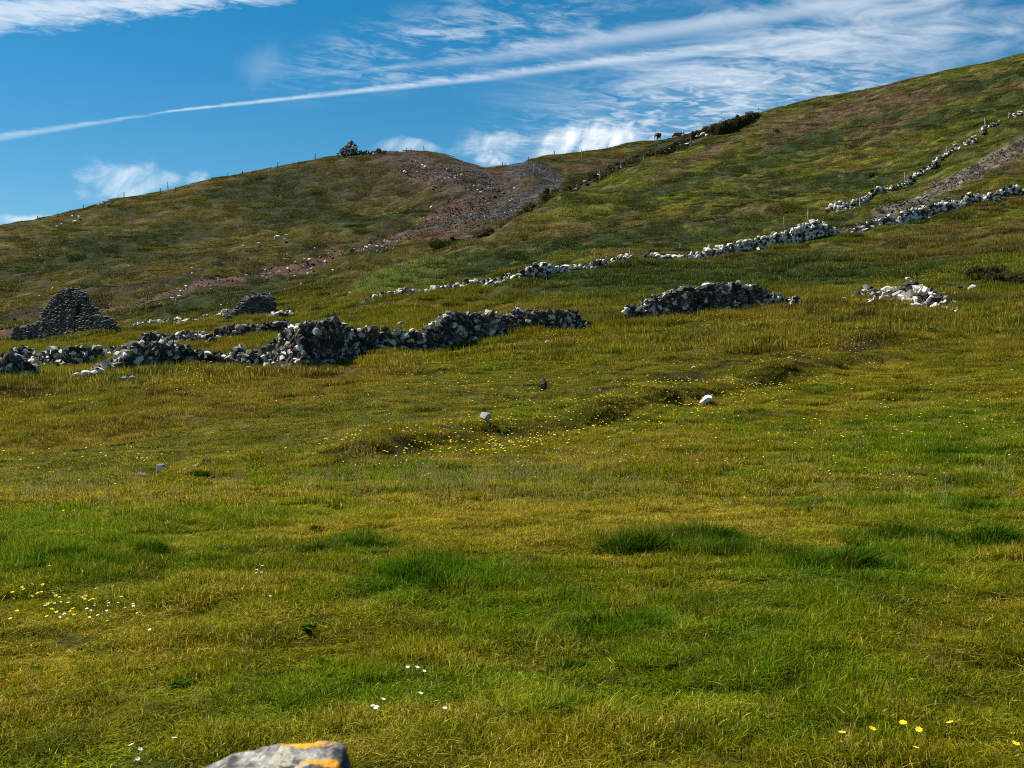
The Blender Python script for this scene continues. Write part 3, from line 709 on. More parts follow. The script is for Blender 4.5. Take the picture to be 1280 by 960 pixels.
nst.append(wall('dry_stone_wall', 'broken dark stone heap at the left edge of the picture', 'wall',
  [(-40,456,474),(-10,456,474),(0,455,474),(7,448,474),(18,446,473),(30,448,473),(42,456,472),(50,463,471)], .32, .9, ST, mStD, 90, scatter=6))
nst.append(wall('dry_stone_wall', 'low stone wall directly in front of the ruined gable', 'wall',
  [(4,444,455),(12,441,455),(22,434,454),(34,434,453),(44,443,453),(56,443,455),(66,435,456),(82,434,456),(98,435,456),(112,436,455),(122,438,452),(127,445,450)], .32, .7, ST, mStD, 130, ymin=50, scatter=12))
nst.append(wall('dry_stone_wall', 'short pale stone row right of the wall that fronts the gable', 'wall',
  [(132,437,444),(142,434,444),(152,433,443),(164,436,443)], .32, .6, ST, mStP, 40, ymin=55))
nst.append(wall('dry_stone_wall', 'thin stone wall behind the round heap on the left', 'wall',
  [(172,428,433),(180,420,432),(195,417,430),(215,418,430),(235,416,429),(250,417,429),(262,420,429),(268,424,429)], .30, .6, ST, mStD, 90, ymin=60, scatter=8))
nst.append(wall('stone_rubble', 'low line of pale rubble on the slope right of the gable', 'stones',
  [(160,411,413),(175,406,412),(200,405,410),(220,403,408),(243,404,408)], .30, .7, ST, mStP, 30, ymin=80, gaps=.35, scatter=14))
nst.append(wall('dry_stone_wall', 'low tumbled wall in front of the small round stone ruin', 'wall',
  [(273,413,422),(283,409,421),(295,408,421),(308,409,420),(325,408,419),(340,403,416),(352,402,414),(366,406,412)], .32, .8, ST, mStD, 100, ymin=65, scatter=14))
nst.append(wall('stone_rubble', 'pale stones spilling to the right of the small round ruin', 'stones',
  [(340,396,402),(347,392,401),(355,393,400),(362,392,398)], .32, .8, ST, mStP, 26, ymin=80, scatter=8))
nst.append(wall('stone_rubble', 'pale stones left of the small round ruin', 'stones',
  [(258,397,399),(268,396,399),(278,392,399),(284,396,400)], .32, .5, ST, mStP, 18, ymin=80))

# ruined buildings of thin grey slabs (gable core follows: a near-black panel added to darken the opening)
nst.append(wall('ruined_gable', 'tall pointed grey stone gable of a ruined cottage with a small dark opening', 'ruin',
  [(20,411,427),(27,409,427),(35,409,427),(41,406,427),(54,399,427),(60,389,427),(67,378,427),(72,369,427),(77,362,427),(86,361,427),(92,362,427),(101,364,427),(106,375,426),(112,385,426),(120,399,425),(131,404,424),(139,410,423),(145,417,423)],
  .26, .95, SL, mStG, 300, yfix=((22, float(at_y(22, 428)[0])), (144, float(at_y(144, 421)[0]))), slab=True, course=.30, ragged=.12, hole=(95.0, 104.0, 1.80, 2.75)))
nst.append(wall('stone_ruin', 'small round topped dark stone ruin on the slope behind the longest wall', 'ruin',
  [(284,396,404),(290,390,404),(297,381,404),(304,376,404),(316,372,404),(328,374,403),(337,378,403),(342,385,402),(342,395,400)],
  .30, 1.2, SL, mStG, 240, yfix=((280, 87), (345, 88)), slab=True, course=.30, ragged=.4, scatter=5))
g_ = [o for o in bpy.data.objects if o.name.startswith('ruined_gable')][0]
def gable_shade_core():
    x0, x1 = 60, 122; ya, yb = [float(at_y(22, 428)[0]), float(at_y(144, 421)[0])]; V = []
    prof = [(45,411),(62,396),(75,378),(84,369),(95,369),(106,384),(118,404)]
    for off in (.28, .46):
        for x, r in prof:
            Y = np.interp(x, [22, 144], [ya, yb]) + off; X = (x - 640) / F * Y; zt = (480 - r) / F * Y
            V += [(X, Y, float(H([X], [Y])[0]) - .3), (X, Y, zt)]
    n = len(prof); T = []
    for i in range(n - 1):
        a = 2 * i; b_ = a + 2 * n; T += [(a, a+2, a+3, a+1), (b_, b_+1, b_+3, b_+2), (a+1, a+3, b_+3, b_+1)]
    V = [Vector(v) - g_.location for v in V]
    link('shade_core', mesh_np('shade_core', [tuple(v) for v in V], T, 4, False, flat_mat('shade_dark', (.035, .033, .03))), g_)  # near-black core panel, its colour standing in for shade in the opening
gable_shade_core()
def wallC(label, prof, n, mat=mStP, **k):
    nst.append(wall('dry_stone_wall', label, 'wall', prof, k.pop('size', .34), k.pop('thick', .6), ST, mat, n, **k))
wallC('low pale wall section at the far left end of the upper field wall', [(461,377,382),(475,374,382),(495,372,380),(517,369,377),(527,372,375)], 60, scatter=6)
wallC('pale stone wall section rising gently across the middle of the slope', [(533,370,373),(543,364,371),(560,361,369),(576,358,367),(600,354,365),(619,350,363),(635,350,361),(643,355,361),(655,346,360),(675,340,357),(698,334,350),(706,341,348),(725,338,347),(745,336,345)], 170, scatter=20)
wallC('short broken clump of upright white stones where the upper wall is breached', [(748,334,344),(752,330,343),(760,336,342),(768,327,335),(780,323,333),(790,323,332)], 40)
wallC('gappy stretch of white stones in the upper field wall, above the isolated dark wall', [(803,322,332),(812,320,332),(824,319,332),(838,322,331),(852,321,330),(868,320,329),(879,317,327),(886,306,323)], 90, gaps=.15, scatter=8)
wallC('white topped wall section ending at the foot of the grey track', [(897,311,321),(910,308,319),(921,304,316),(938,301,311),(960,296,308),(985,290,302),(998,283,300),(1007,280,298),(1020,277,296),(1032,284,294),(1047,288,292)], 160, scatter=16, thick=.9)
wallC('pyramid shaped white stone heap at the foot of the upper track wall', [(1034,266,269),(1042,259,269),(1050,255,268),(1058,257,268),(1064,264,268)], 40, thick=1.2, size=.36)
wallC('thin straggling line of white stones along the upper side of the grey track', [(1067,253,258),(1077,250,256),(1085,246,250),(1100,240,244),(1115,235,239),(1132,228,231),(1145,219,224),(1160,209,214),(1175,199,204),(1186,191,196),(1195,181,192),(1200,188,192)], 70, gaps=.12, ragged=.6, thick=.5)
wallC('scattered white stones high on the upper side of the track', [(1207,179,184),(1216,172,179),(1226,174,177),(1238,158,162),(1245,156,160),(1256,158,162),(1263,146,150),(1272,142,148),(1284,138,146)], 50, gaps=.3, ragged=.8, thick=.5)
wallC('continuous white stone wall along the lower side of the grey track', [(1066,284,288),(1080,279,287),(1090,277,286),(1100,276,284),(1110,268,281),(1120,273,279),(1130,264,276),(1145,260,273),(1165,258,268),(1185,252,263),(1200,253,260),(1212,245,258),(1230,246,255),(1250,240,251),(1265,233,248),(1280,236,247),(1310,230,242)], 230, scatter=26, thick=.7)
print('stones', nst)

# ------------------------------------------------------------------ loose rocks
def rock(x, row, w, label, mat=mStP, lib=STB, flat=1.0, group=None, ymin=3.0, sink=.12, tilt=.25, cat='rock', name='rock', lift=.0012):
    P_ = pt(x, row, ymin); s = w / F * P_.y
    i = random.randrange(len(lib)); o = link(name, stone_mesh(lib, i, mat)); o.scale = (s, s * .9, s * flat)
    o.location = P_ + Vector((0, 0, s * .31 * flat - s * sink + lift * P_.y)); o.rotation_euler = (random.gauss(0, tilt), random.gauss(0, tilt), random.uniform(0, 6.28))
    return tag(o, label, cat, group)
rock(607,546,20,'jagged white rock in the yellow flowers on the small bank', lib=[ST[3]], flat=1.3, lift=.0015, tilt=.35)
o = rock(883,504,20,'bright white leaning rock on the bank, right of centre', mStW, flat=.8, lift=.002); o.rotation_euler = (.2, -.6, .1); o.scale.x *= 1.1
rock(201,591,20,'rounded grey rock in the olive field on the left', mStG, flat=1.1)
rock(178,597,16,'low brown rock at the left of the rounded grey rock', mStG, flat=.6)
rock(258,583,16,'dark pointed rock right of the rounded grey rock', mStD, flat=1.1)
rock(244,587,14,'low flat dark rock between the grey rock and the pointed dark one', mStD, flat=.5)
rock(165,478,14,'grey rock at the foot of the round wall heap', mStG, flat=1.4)
rock(155,477,14,'brown tilted rock beside the grey rock under the round heap', mStD, flat=1.2)
rock(305,464,7,'small pale rock below the low jumbled wall', mStP)
rock(685,429,9,'pale rock in yellow flowers below the right end of the longest wall', mStP, flat=.8)
rock(517,449,6,'small white rock below the middle of the longest wall', mStP, flat=.7)
rock(608,382,12,'white rock in the meadow behind the longest wall', mStP, flat=.8)
rock(597,384,6,'small pale rock left of the white rock in the meadow', mStP)
rock(867,463,9,'pale flat rock on the hummocky bank', mStP, flat=.5)
rock(1043,375,14,'broad white rock in the gap between the two right hand walls', mStP, flat=.9)
rock(1055,377,10,'white rock just right of the broad white one', mStP, flat=.7)
rock(1034,378,8,'small white rock just left of the broad white one', mStP, flat=.7)
rr_ = random.Random(5)
for x, r, w in [(rr_.gauss(1128, 34), rr_.uniform(366, 385), rr_.uniform(5, 11)) for _ in range(26)]:
    rock(x, r, w, 'white stone lying loose in the grass around the collapsed white heap', mStW, ST, .75, 'loose stones around the white heap', tilt=.35)
for k, (x, r, w) in enumerate(((1200,366,8),(1215,366,13),(1222,370,8))): rock(x, r, w, ('small white rock at the left of the trio beyond the white heap','broad white rock in the middle of the trio beyond the white heap','white rock at the right of the trio beyond the white heap')[k])
for k, (x, r, w) in enumerate(((1135,350,9),(1146,348,10),(1154,350,6))): rock(x, r, w, ('left of three pale rocks set above the white heap','middle of three pale rocks set above the white heap','right of three pale rocks set above the white heap')[k])
rock(1263,348,16,'white flat rock in the dark bank at the right edge', flat=.5)
for x, r, w, t in ((478,407,9,'pale stone at the left of the pair in the rank grass behind the longest wall'),(500,407,12,'pale stone at the right of the pair in the rank grass behind the longest wall'),(486,411,8,'small pale stone below the pair behind the longest wall'),(529,401,12,'pale rounded stone near the raised middle of the longest wall'),(1138,487,6,'tiny pale stone high in the green field on the right')):
    rock(x, r, w, t, ymin=30)
# small standing stone
P_ = pt(680, 492); s = 9 / F * P_.y
V, T = hull_stone(77, 2.6, 22, .5); V = V * np.array([1, 1, 1]); V[:, 0] *= 1 - .35 * (V[:, 2] / 1.3); V[:, 2] *= 1
o = link('standing_stone', mesh_np('standing_stone', V, T, 3, False, mStD)); o.scale = (s * 1.15, s, s); o.location = P_ + Vector((0, 0, s * .85)); o.rotation_euler = (0, .08, .4)
o.data.attributes.new('tone', 'FLOAT', 'POINT'); tag(o, 'small dark upright stone standing alone in the field, centre', 'standing stone')

# white stones scattered on the far slopes
def specks(lst, label, group, mat=None, ymin=80):
    for x, r, w in lst: rock(x, r, w * 1.6, label(x) if callable(label) else label, mat or mStW, ST, .8, (group + ', ' + label(x).split(', ')[-1]) if callable(label) else group, ymin, lift=.0016)
specks([(305,309,3.2),(313,308,3.6),(323,307,4.4),(346,302,8),(358,301,4),(356,305,4)], 'white stone in the short row high on the left hillside', 'stones in a row high on the left hill')
specks([(79,281,5),(83,276,4),(93,276,5),(98,273,5),(72,285,4),(91,272,3),(124,258,5),(128,256,4),(132,253,6),(138,253,6),(136,257,5)], 'white stone in the cluster below the left skyline fence', 'stones below the left skyline')
specks([(719,240,5),(731,233,4),(734,231,4),(740,228,4),(748,226,5),(766,219,5),(770,217,6),(776,215,4),(796,207,5),(799,204,3),(832,193,4),(837,191,3),(850,184,3),(859,182,4),(866,181,3),(872,175,4),(878,173,7),(883,173,4),(887,170,3),(892,170,3)],
       lambda x: 'white stone edging the right slope, ' + ('lower part by the paired posts' if x < 790 else 'middle part below the cows' if x < 845 else 'upper part under the thicket'), 'stones climbing the edge of the right slope')
L_ = []
for _ in range(95):
    t = random.random(); x = 215 + 285 * t; r = np.interp(x, [200, 260, 330, 400, 470, 510], [372, 356, 344, 332, 312, 300]) + random.gauss(2, 6)
    L_.append((x, r, random.uniform(1.6, 4.2)))
specks(L_, lambda x: 'pale stone strewn along the brown cutting, ' + ('its left stretch below the tussocky slope' if x < 300 else 'its middle stretch' if x < 400 else 'its right stretch near the road bend'), 'stones along the brown cutting')
L_ = [(random.gauss(590, 45), 0, random.uniform(1.2, 3.2)) for _ in range(60)]
L_ = [(x, np.interp(x, [480, 529, 560, 600, 650], [198, 200, 212, 232, 240]) + abs(random.gauss(0, 13)), w) for x, r, w in L_]
specks(L_, lambda x: 'pale stone on the bare spoil below the summit, ' + ('its left third' if x < 565 else 'its middle third' if x < 610 else 'its right third by the road'), 'stones on the bare spoil', ymin=140)
L_ = [(random.uniform(30, 420), random.uniform(300, 395), random.uniform(1.3, 3.0)) for _ in range(34)]
specks([q for q in L_ if q[1] > 290 + (420 - q[0]) * .06], 'tiny pale stone dotted over the lower left hillside', 'stones dotted over the left hill')
specks([(x, 275 + random.gauss(0, 8), random.uniform(1.5, 3.5)) for x in np.linspace(480, 640, 20)], 'pale stone beside the gravel road at the bend', 'stones beside the gravel road', ymin=128)
specks([(342+random.gauss(0,70), 372+random.gauss(0,8), random.uniform(1.5,4)) for _ in range(16)], 'pale stone in the grass above the small round ruin', 'stones above the round ruin')

# gravel and clods on the bare ground (nobody could count these)
def gravel(name, label, poly, halfw, n, s0, s1, mats, ymin, ky=1.0):
    xs = rng.uniform(poly[0][0], poly[-1][0], n); t = rng.uniform(0, len(poly) - 1.001, n); i = t.astype(int); f = t - i
    A = np.array(poly, float); xy = A[i] + (A[i+1] - A[i]) * f[:, None]
    xs = xy[:, 0] + rng.normal(0, halfw * .6, n); rs = xy[:, 1] + rng.normal(0, halfw * ky, n)
    X, Y, Z = at(xs, rs, ymin); col, ln, dry, cov, u, r = survey(X, Y); k = cov < .55
    X, Y, Z = X[k], Y[k], Z[k]; n = len(X)
    Vs, Ts, tn, off = [], [], [], 0
    for q in range(n):
        V, T = ST[q % len(ST)]; s = random.uniform(s0, s1); a = random.uniform(0, 6.28)
        ca, sa = math.cos(a) * s, math.sin(a) * s
        Vs.append(np.stack([V[:, 0] * ca - V[:, 1] * sa + X[q], V[:, 0] * sa + V[:, 1] * ca + Y[q], V[:, 2] * s + Z[q] + s * .15], 1)); Ts.append(T + off); off += len(V); tn.append(np.full(len(V), random.random()))
    if not Vs: return
    me = mesh_np(name, np.concatenate(Vs), np.concatenate(Ts), 3, False, mats)
    a = me.attributes.new('tone', 'FLOAT', 'POINT'); a.data.foreach_set('value', np.concatenate(tn).astype(np.float32))
    tag(link(name, me), label, 'gravel', kind='stuff')
mRed = stone_mat('red_earth_clods', (.038, .025, .018), (.095, .062, .045), (.24, .20, .16), (.4, .36, .3), .25)
mRd = stone_mat('road_gravel', (.030, .029, .027), (.085, .08, .074), (.24, .23, .21), (.4, .39, .38), .3)
gravel('road_gravel', 'grey loose gravel on the road that bends over the saddle', ROAD, 14, 4500, .08, .24, mRd, 128, .5)
gravel('earth_rubble', 'reddish earth and rubble on the banks and cutting of the left hill', [(0,414),(115,390),(260,356),(400,329),(480,305),(540,285),(600,262),(620,240),(600,225),(550,212),(500,208),(560,260),(600,290)], 16, 7500, .09, .32, mRed, 100, .5)
gravel('track_gravel', 'grey brown stony rubble on the track between the two right hand walls', TRACK, 9, 3000, .10, .30, mRd, 80, .7)

# ------------------------------------------------------------------ fences
def post_mesh(name, h, r, mat, seed):
    rr = random.Random(seed); V = []; T = []; k = 6
    for j, (z, f) in enumerate(((-.2, 1.05), (h * .5, 1.0), (h * .97, .9), (h, .75))):
        for i in range(k):
            a = i / k * 6.283; V.append((math.cos(a) * r * f * rr.uniform(.9, 1.1) + z * rr.uniform(0, .01), math.sin(a) * r * f * rr.uniform(.9, 1.1), z + (rr.uniform(-.02, .02) if j == 3 else 0)))
    for j in range(3):
        for i in range(k):
            a, b_ = j * k + i, j * k + (i + 1) % k; T += [(a, b_, b_ + k), (a, b_ + k, a + k)]
    T += [(18, 18 + i, 18 + i + 1) for i in range(1, 5)]
    return mesh_np(name, V, T, 3, False, mat)
def fence(label, posts, mat, ymin=3.0, r=.07, wires=(.45, .9), maxgap=30, name='post_and_wire_fence'):
    """posts: (px, top row, base row)"""
    P0 = pt(posts[0][0], posts[0][2], ymin); root = empty(name, P0); tag(root, label, 'fence')
    tops = []
    for i, (x, t, b_) in enumerate(posts):
        Pp = pt(x, b_, ymin); h = max(.5, (b_ - t) / F * Pp.y)
        o = link('post', post_mesh('post', h, r * random.uniform(.85, 1.2), mat, i + len(posts)), root); o.location = Pp - P0
        o.rotation_euler = (random.gauss(0, .05), random.gauss(0, .05), random.uniform(0, 3)); tops.append((Pp - P0, h))
    V = []; T = []
    for (a, ha), (b_, hb) in zip(tops[:-1], tops[1:]):
        if (a - b_).length > maxgap: continue
        for w in wires:
            n = 6; prev = None
            for s in range(n + 1):
                t = s / n; q = a.lerp(b_, t); g = q + P0; gz = float(H([g.x], [g.y])[0]) - P0.z
                z = (a.z + ha * w * .95) * (1 - t) + (b_.z + hb * w * .95) * t
                base = len(V); V += [(q.x, q.y, z + .004), (q.x, q.y - .004, z - .003), (q.x, q.y + .004, z - .003)]
                if prev is not None:
                    for e in range(3): T += [(prev + e, prev + (e + 1) % 3, base + (e + 1) % 3), (prev + e, base + (e + 1) % 3, base + e)]
                prev = base
    if V: link('wire', mesh_np('wire', V, T, 3, False, mWire), root)
fence('sparse post and wire fence along the left skyline', [(47,270,275),(72,266,270),(105,253,261),(155,240,248),(200,234,241),(210,227,238),(219,233,238),(284,217,221),(290,218,221),(303,214,218),(325,212,216),(338,208,213),(347,202,212),(366,204,208),(373,204,208),(394,193,202)], mWood, ymin=150)
fence('fence of short posts over the rounded summit', [(508,184,190),(514,184,190),(530,183,190),(545,188,192)], mWood, ymin=150)
fence('post and wire fence along the far skyline of the saddle', [(628,201,208),(631,203,208),(660,195,203),(693,189,197),(727,186,191),(759,182,186),(790,176,180)], mWood, ymin=165)
fence('pale posts beside the gravel road in the saddle', [(667,206,215),(674,207,215),(694,222,232),(727,189,200),(748,213,226),(786,183,190)], mPale, ymin=150)
fence('pale posts climbing the edge of the right slope beside white stones', [(702,244,252),(722,229,238),(750,212,227),(756,210,224),(776,208,214),(805,193,206),(814,188,194),(863,169,182),(899,156,161),(914,151,160)], mPale, ymin=100, r=.065)
fence('posts running up beside the upper track wall', [(981,272,288),(1010,268,278),(1075,245,259),(1132,215,229),(1143,214,221),(1184,183,191),(1232,151,164),(1261,140,147)], mPale, ymin=70, r=.08)
fence('posts behind the pale middle section of the upper field wall', [(453,343,351),(477,369,376),(505,360,369),(573,347,358),(743,318,333),(758,325,340),(786,309,322),(850,303,316)], mPale, ymin=70, r=.05)
fence('short posts beyond the gorse on the right skyline', [(949,135,142),(920,131,139),(935,134,140)], mWood, ymin=150)

# ------------------------------------------------------------------ cairn on the left summit
def heap(name, label, cat, c, ymin, W_, Hh, n, lib, mat, nparts, size, off=None):
    P0 = pt(c[0], c[1], ymin); root = empty(name, P0); tag(root, label, cat); items = []
    for _ in range(n):
        z = Hh * (random.random() ** 1.5); rad = W_ * .5 * (1 - z / Hh) ** .75 * math.sqrt(random.random()); a = random.uniform(0, 6.28)
        X = P0.x + rad * math.cos(a) + z * .12; Y = P0.y + rad * math.sin(a) * .9; s = size * random.uniform(.6, 1.3)
        items.append((Vector((X, Y, P0.z + z)), (random.gauss(0, .5), random.gauss(0, .5), random.uniform(0, 6)), (s * 1.2, s * 1.1, s), math.sin(a) < 0))
    place_stones(root, items, lib, mat, nparts)
heap('cairn', 'dark peaked stone cairn on the left summit against the sky', 'cairn', (437, 195), 150, 4.7, 2.4, 320, ST, mStD, 110, .42)
nst.append(wall('stone_row', 'low row of dark stones trailing right from the cairn', 'stones', [(450,190,194),(458,189,193),(466,190,192),(474,187,191),(482,189,191)], .4, .5, ST, mStD, 20, ymin=150, ragged=.8, gaps=.2))

# ------------------------------------------------------------------ scrub
def leaf_mat(name, c0, c1, c2):
    m = bpy.data.materials.new(name); m.use_nodes = True; nt = m.node_tree; nt.nodes.clear()
    o = nt.nodes.new('ShaderNodeOutputMaterial'); sh = xyz(nt, attr(nt, 'shade').k)
    c = mixc(nt, sh[0], c0, c1); c = mixc(nt, sh[2].step(.93, .95), c, c2)
    d = nt.nodes.new('ShaderNodeBsdfDiffuse'); tr = nt.nodes.new('ShaderNodeBsdfTranslucent'); mx = nt.nodes.new('ShaderNodeMixShader'); mx.inputs[0].default_value = .25
    nt.links.new(c.k, d.inputs[0]); nt.links.new(c.k, tr.inputs[0]); nt.links.new(d.outputs[0], mx.inputs[1]); nt.links.new(tr.outputs[0], mx.inputs[2]); nt.links.new(mx.outputs[0], o.inputs[0])
    return m
mScrub = leaf_mat('scrub_leaves', (.048, .050, .022), (.125, .105, .045), (.20, .16, .09))
mBush = leaf_mat('dark_leaves', (.020, .034, .010), (.045, .062, .016), (.07, .08, .02))
mTus = leaf_mat('tussock_blades', (.026, .066, .003), (.062, .115, .005), (.17, .15, .03))
def leaf_cloud(C, R, per, ls, seed):
    """many small leaf faces through ellipsoidal clumps: C centres, R radii (3)"""
    r = np.random.default_rng(seed); V = []; sh = []
    for c, rad in zip(C, R):
        d = r.normal(0, 1, (per, 3)); d /= np.linalg.norm(d, axis=1)[:, None]; rr = r.uniform(.45, 1.05, (per, 1)) ** .6
        p = np.array(c) + d * rr * np.array(rad); a = r.normal(0, 1, (per, 3)); a /= np.linalg.norm(a, axis=1)[:, None]
        b_ = np.cross(a, r.normal(0, 1, (per, 3))); b_ /= np.linalg.norm(b_, axis=1)[:, None]; s = ls * r.uniform(.6, 1.5, (per, 1))
        tri = np.stack([p - a * s * .5, p + a * s * .5, p + b_ * s * 1.3], 1); V.append(tri.reshape(-1, 3))
        k = np.clip(r.normal(.5, .25, (per, 1)) + r.normal(0, .12), 0, 1); q = r.uniform(0, 1, (per, 1))
        sh.append(np.repeat(np.concatenate([k, k, q, np.ones((per, 1))], 1), 3, axis=0))
    return np.concatenate(V), np.concatenate(sh)
def cloud_obj(name, V, sh, mat, parent=None):
    me = mesh_np(name, V, np.arange(len(V)).reshape(-1, 3), 3, False, mat)
    a = me.color_attributes.new('shade', 'FLOAT_COLOR', 'POINT'); a.data.foreach_set('color', sh.astype(np.float32).ravel()); return link(name, me, parent)
def twigs(parent, V_, seed, n, h, spread, mat):
    r = random.Random(seed); V = []; T = []
    for _ in range(n):
        x, y = r.gauss(0, spread), r.gauss(0, spread); dx_, dy_ = r.gauss(0, .3) * h, r.gauss(0, .3) * h; k = len(V); w = .03
        V += [(x - w, y, -.1), (x + w, y, -.1), (x, y + w, -.1), (x + dx_, y + dy_, h * r.uniform(.7, 1.1))]; T += [(k, k+1, k+3), (k+1, k+2, k+3), (k+2, k, k+3)]
    return link('stem', mesh_np('stem', V, T, 3, False, mat), parent)
mTwig, nt, b = new_mat('twig_bark', .9); b.inputs['Base Color'].default_value = (.05, .038, .028, 1)
def shrub(x, row, wpx, hpx, label, group=None, ymin=3.0, mat=mBush, name='shrub', leaves=500, seed=1):
    P0 = pt(x, row, ymin); w = wpx / F * P0.y; h = hpx / F * P0.y; root = empty(name, P0); tag(root, label, 'shrub', group)
    r = random.Random(seed); n = max(3, int(w / h * 3))
    C = [(r.uniform(-.5, .5) * w, r.uniform(-.3, .3) * w, h * r.uniform(.25, .65)) for _ in range(n)]; R = [(h * .42 + w * .05, h * .4, h * .38)] * n
    V, sh = leaf_cloud(C, R, leaves // n, max(.05, h * .10), seed); cloud_obj('foliage', V, sh, mat, root); twigs(root, None, seed, 8, h * .9, w * .22, mTwig)
# scrubby thicket on the skyline knoll
def thicket(label, line, nper, ymin, seed, mat=mScrub, name='gorse_thicket', leaf=.15, per=130, depth=3.5, q0=1.0):
    xs = [q[0] for q in line]; mid = line[len(line) // 2]
    P0 = pt(mid[0], mid[2], ymin); root = empty(name, P0); tag(root, label, 'shrub')
    C, R = [], []; r = random.Random(seed)
    for _ in range(nper):
        x = r.uniform(xs[0], xs[-1]); b_ = np.interp(x, xs, [q[2] for q in line]); t = np.interp(x, xs, [q[1] for q in line])
        Pp = pt(x, b_, ymin); h = (b_ - t) / F * Pp.y; dy_ = r.uniform(0, depth); z = r.uniform(.1, .92) * h
        X = Pp.x * (1 + dy_ / Pp.y); Y = Pp.y + dy_; q = r.uniform(.2, .6) * min(1, .5 + h * .2) * q0; Y += .5 if q0 < 1 else 0
        C.append((X - P0.x, Y - P0.y, Pp.z - P0.z + max(.1, z - q * .7))); R.append((q * 1.3, q, q * .75))
    V, sh = leaf_cloud(C, R, per, leaf, seed); cloud_obj('foliage', V, sh, mat, root)
    V = []; T = []
    for _ in range(60):
        c = r.choice(C); k = len(V); h = r.uniform(.6, 1.1) * q0; dx_ = r.gauss(0, .25)
        V += [(c[0] - .03, c[1], c[2]), (c[0] + .03, c[1], c[2]), (c[0] + dx_, c[1] + .05, c[2] + h)]; T.append((k, k+1, k+2))
    link('stem', mesh_np('stem', V, T, 3, False, mTwig), root)
thicket('dark scrubby thicket covering the knoll on the skyline right of the cows', [(850,172,176),(865,165,176),(880,158,172),(899,151,172),(912,146,168),(925,142,162),(938,139,155),(946,141,149),(952,144,146)], 1100, 150, 5, per=75, leaf=.13)
thicket('dark band of low scrub in the gully beyond the right slope edge', [(560,300,306),(600,292,302),(640,270,284),(670,246,267),(700,228,247),(730,216,235),(760,204,222),(800,190,207),(840,176,190),(862,168,181)], 650, 112, 6, leaf=.16, per=90, depth=5, name='scrub_band')
for k_, (ln_, t_) in enumerate((
    ([(540,366,371),(600,356,364),(640,352,361),(668,344,356),(700,335,347),(745,334,343)], 'dark heather strip behind the pale middle wall section'),
    ([(800,322,332),(840,318,330),(865,318,328),(895,310,323)], 'dark heather strip behind the gappy wall stretch'),
    ([(897,308,320),(930,300,312),(960,293,306),(990,287,301),(1015,280,297)], 'dark heather strip behind the white topped wall section'),
    ([(1068,283,287),(1110,270,281),(1150,262,272),(1200,252,261),(1240,241,252),(1280,234,246)], 'dark heather strip behind the lower track wall'))):
    thicket(t_, [(a_, b__ - 1, c_ - 2) for a_, b__, c_ in ln_], 170, 62, 70 + k_, name='heather_strip', leaf=.10, per=70, depth=1.2, q0=.5)
shrub(762,290,12,11,'small dark bush alone on the right slope above the upper wall', ymin=90, leaves=600, seed=3)
shrub(1091,222,9,8,'small dark bush on the right slope near the upper track posts', ymin=90, seed=4)
shrub(971,170,7,5,'tiny dark bush high on the right slope', ymin=90, seed=5)
shrub(383,335,9,8,'small dark shrub on the brown cutting, left of a second one', ymin=90, seed=6)
shrub(360,335,6,6,'smallest dark shrub on the brown cutting', ymin=90, seed=61)
shrub(443,323,8,7,'small dark shrub below the brown cutting near the bend', ymin=90, seed=7)
shrub(560,315,40,13,'broad dark shrub in the hollow below the gravel road', ymin=112, seed=8, leaves=1500)
shrub(1055,282,26,9,'dark bush at the foot of the track beside the pyramid shaped heap', ymin=70, seed=9, leaves=900)
shrub(880,312,12,8,'brown bush behind the gappy wall stretch, right one', ymin=70, seed=12)
shrub(855,318,22,8,'dark bush growing over the gappy wall stretch', ymin=70, seed=13, leaves=700)
shrub(712,341,16,7,'dark bush growing over the pale middle wall section', ymin=70, seed=14, leaves=700)
shrub(400,392,30,9,'low dark bush behind the left part of the longest wall', ymin=65, seed=15, leaves=900)
shrub(1225,357,50,14,'dark heathery mound at the right beside the white trio of rocks', ymin=40, seed=16, leaves=2600, mat=mScrub)
shrub(1262,358,44,16,'dark heathery mound at the right edge of the picture', ymin=40, seed=17, leaves=2600, mat=mScrub)

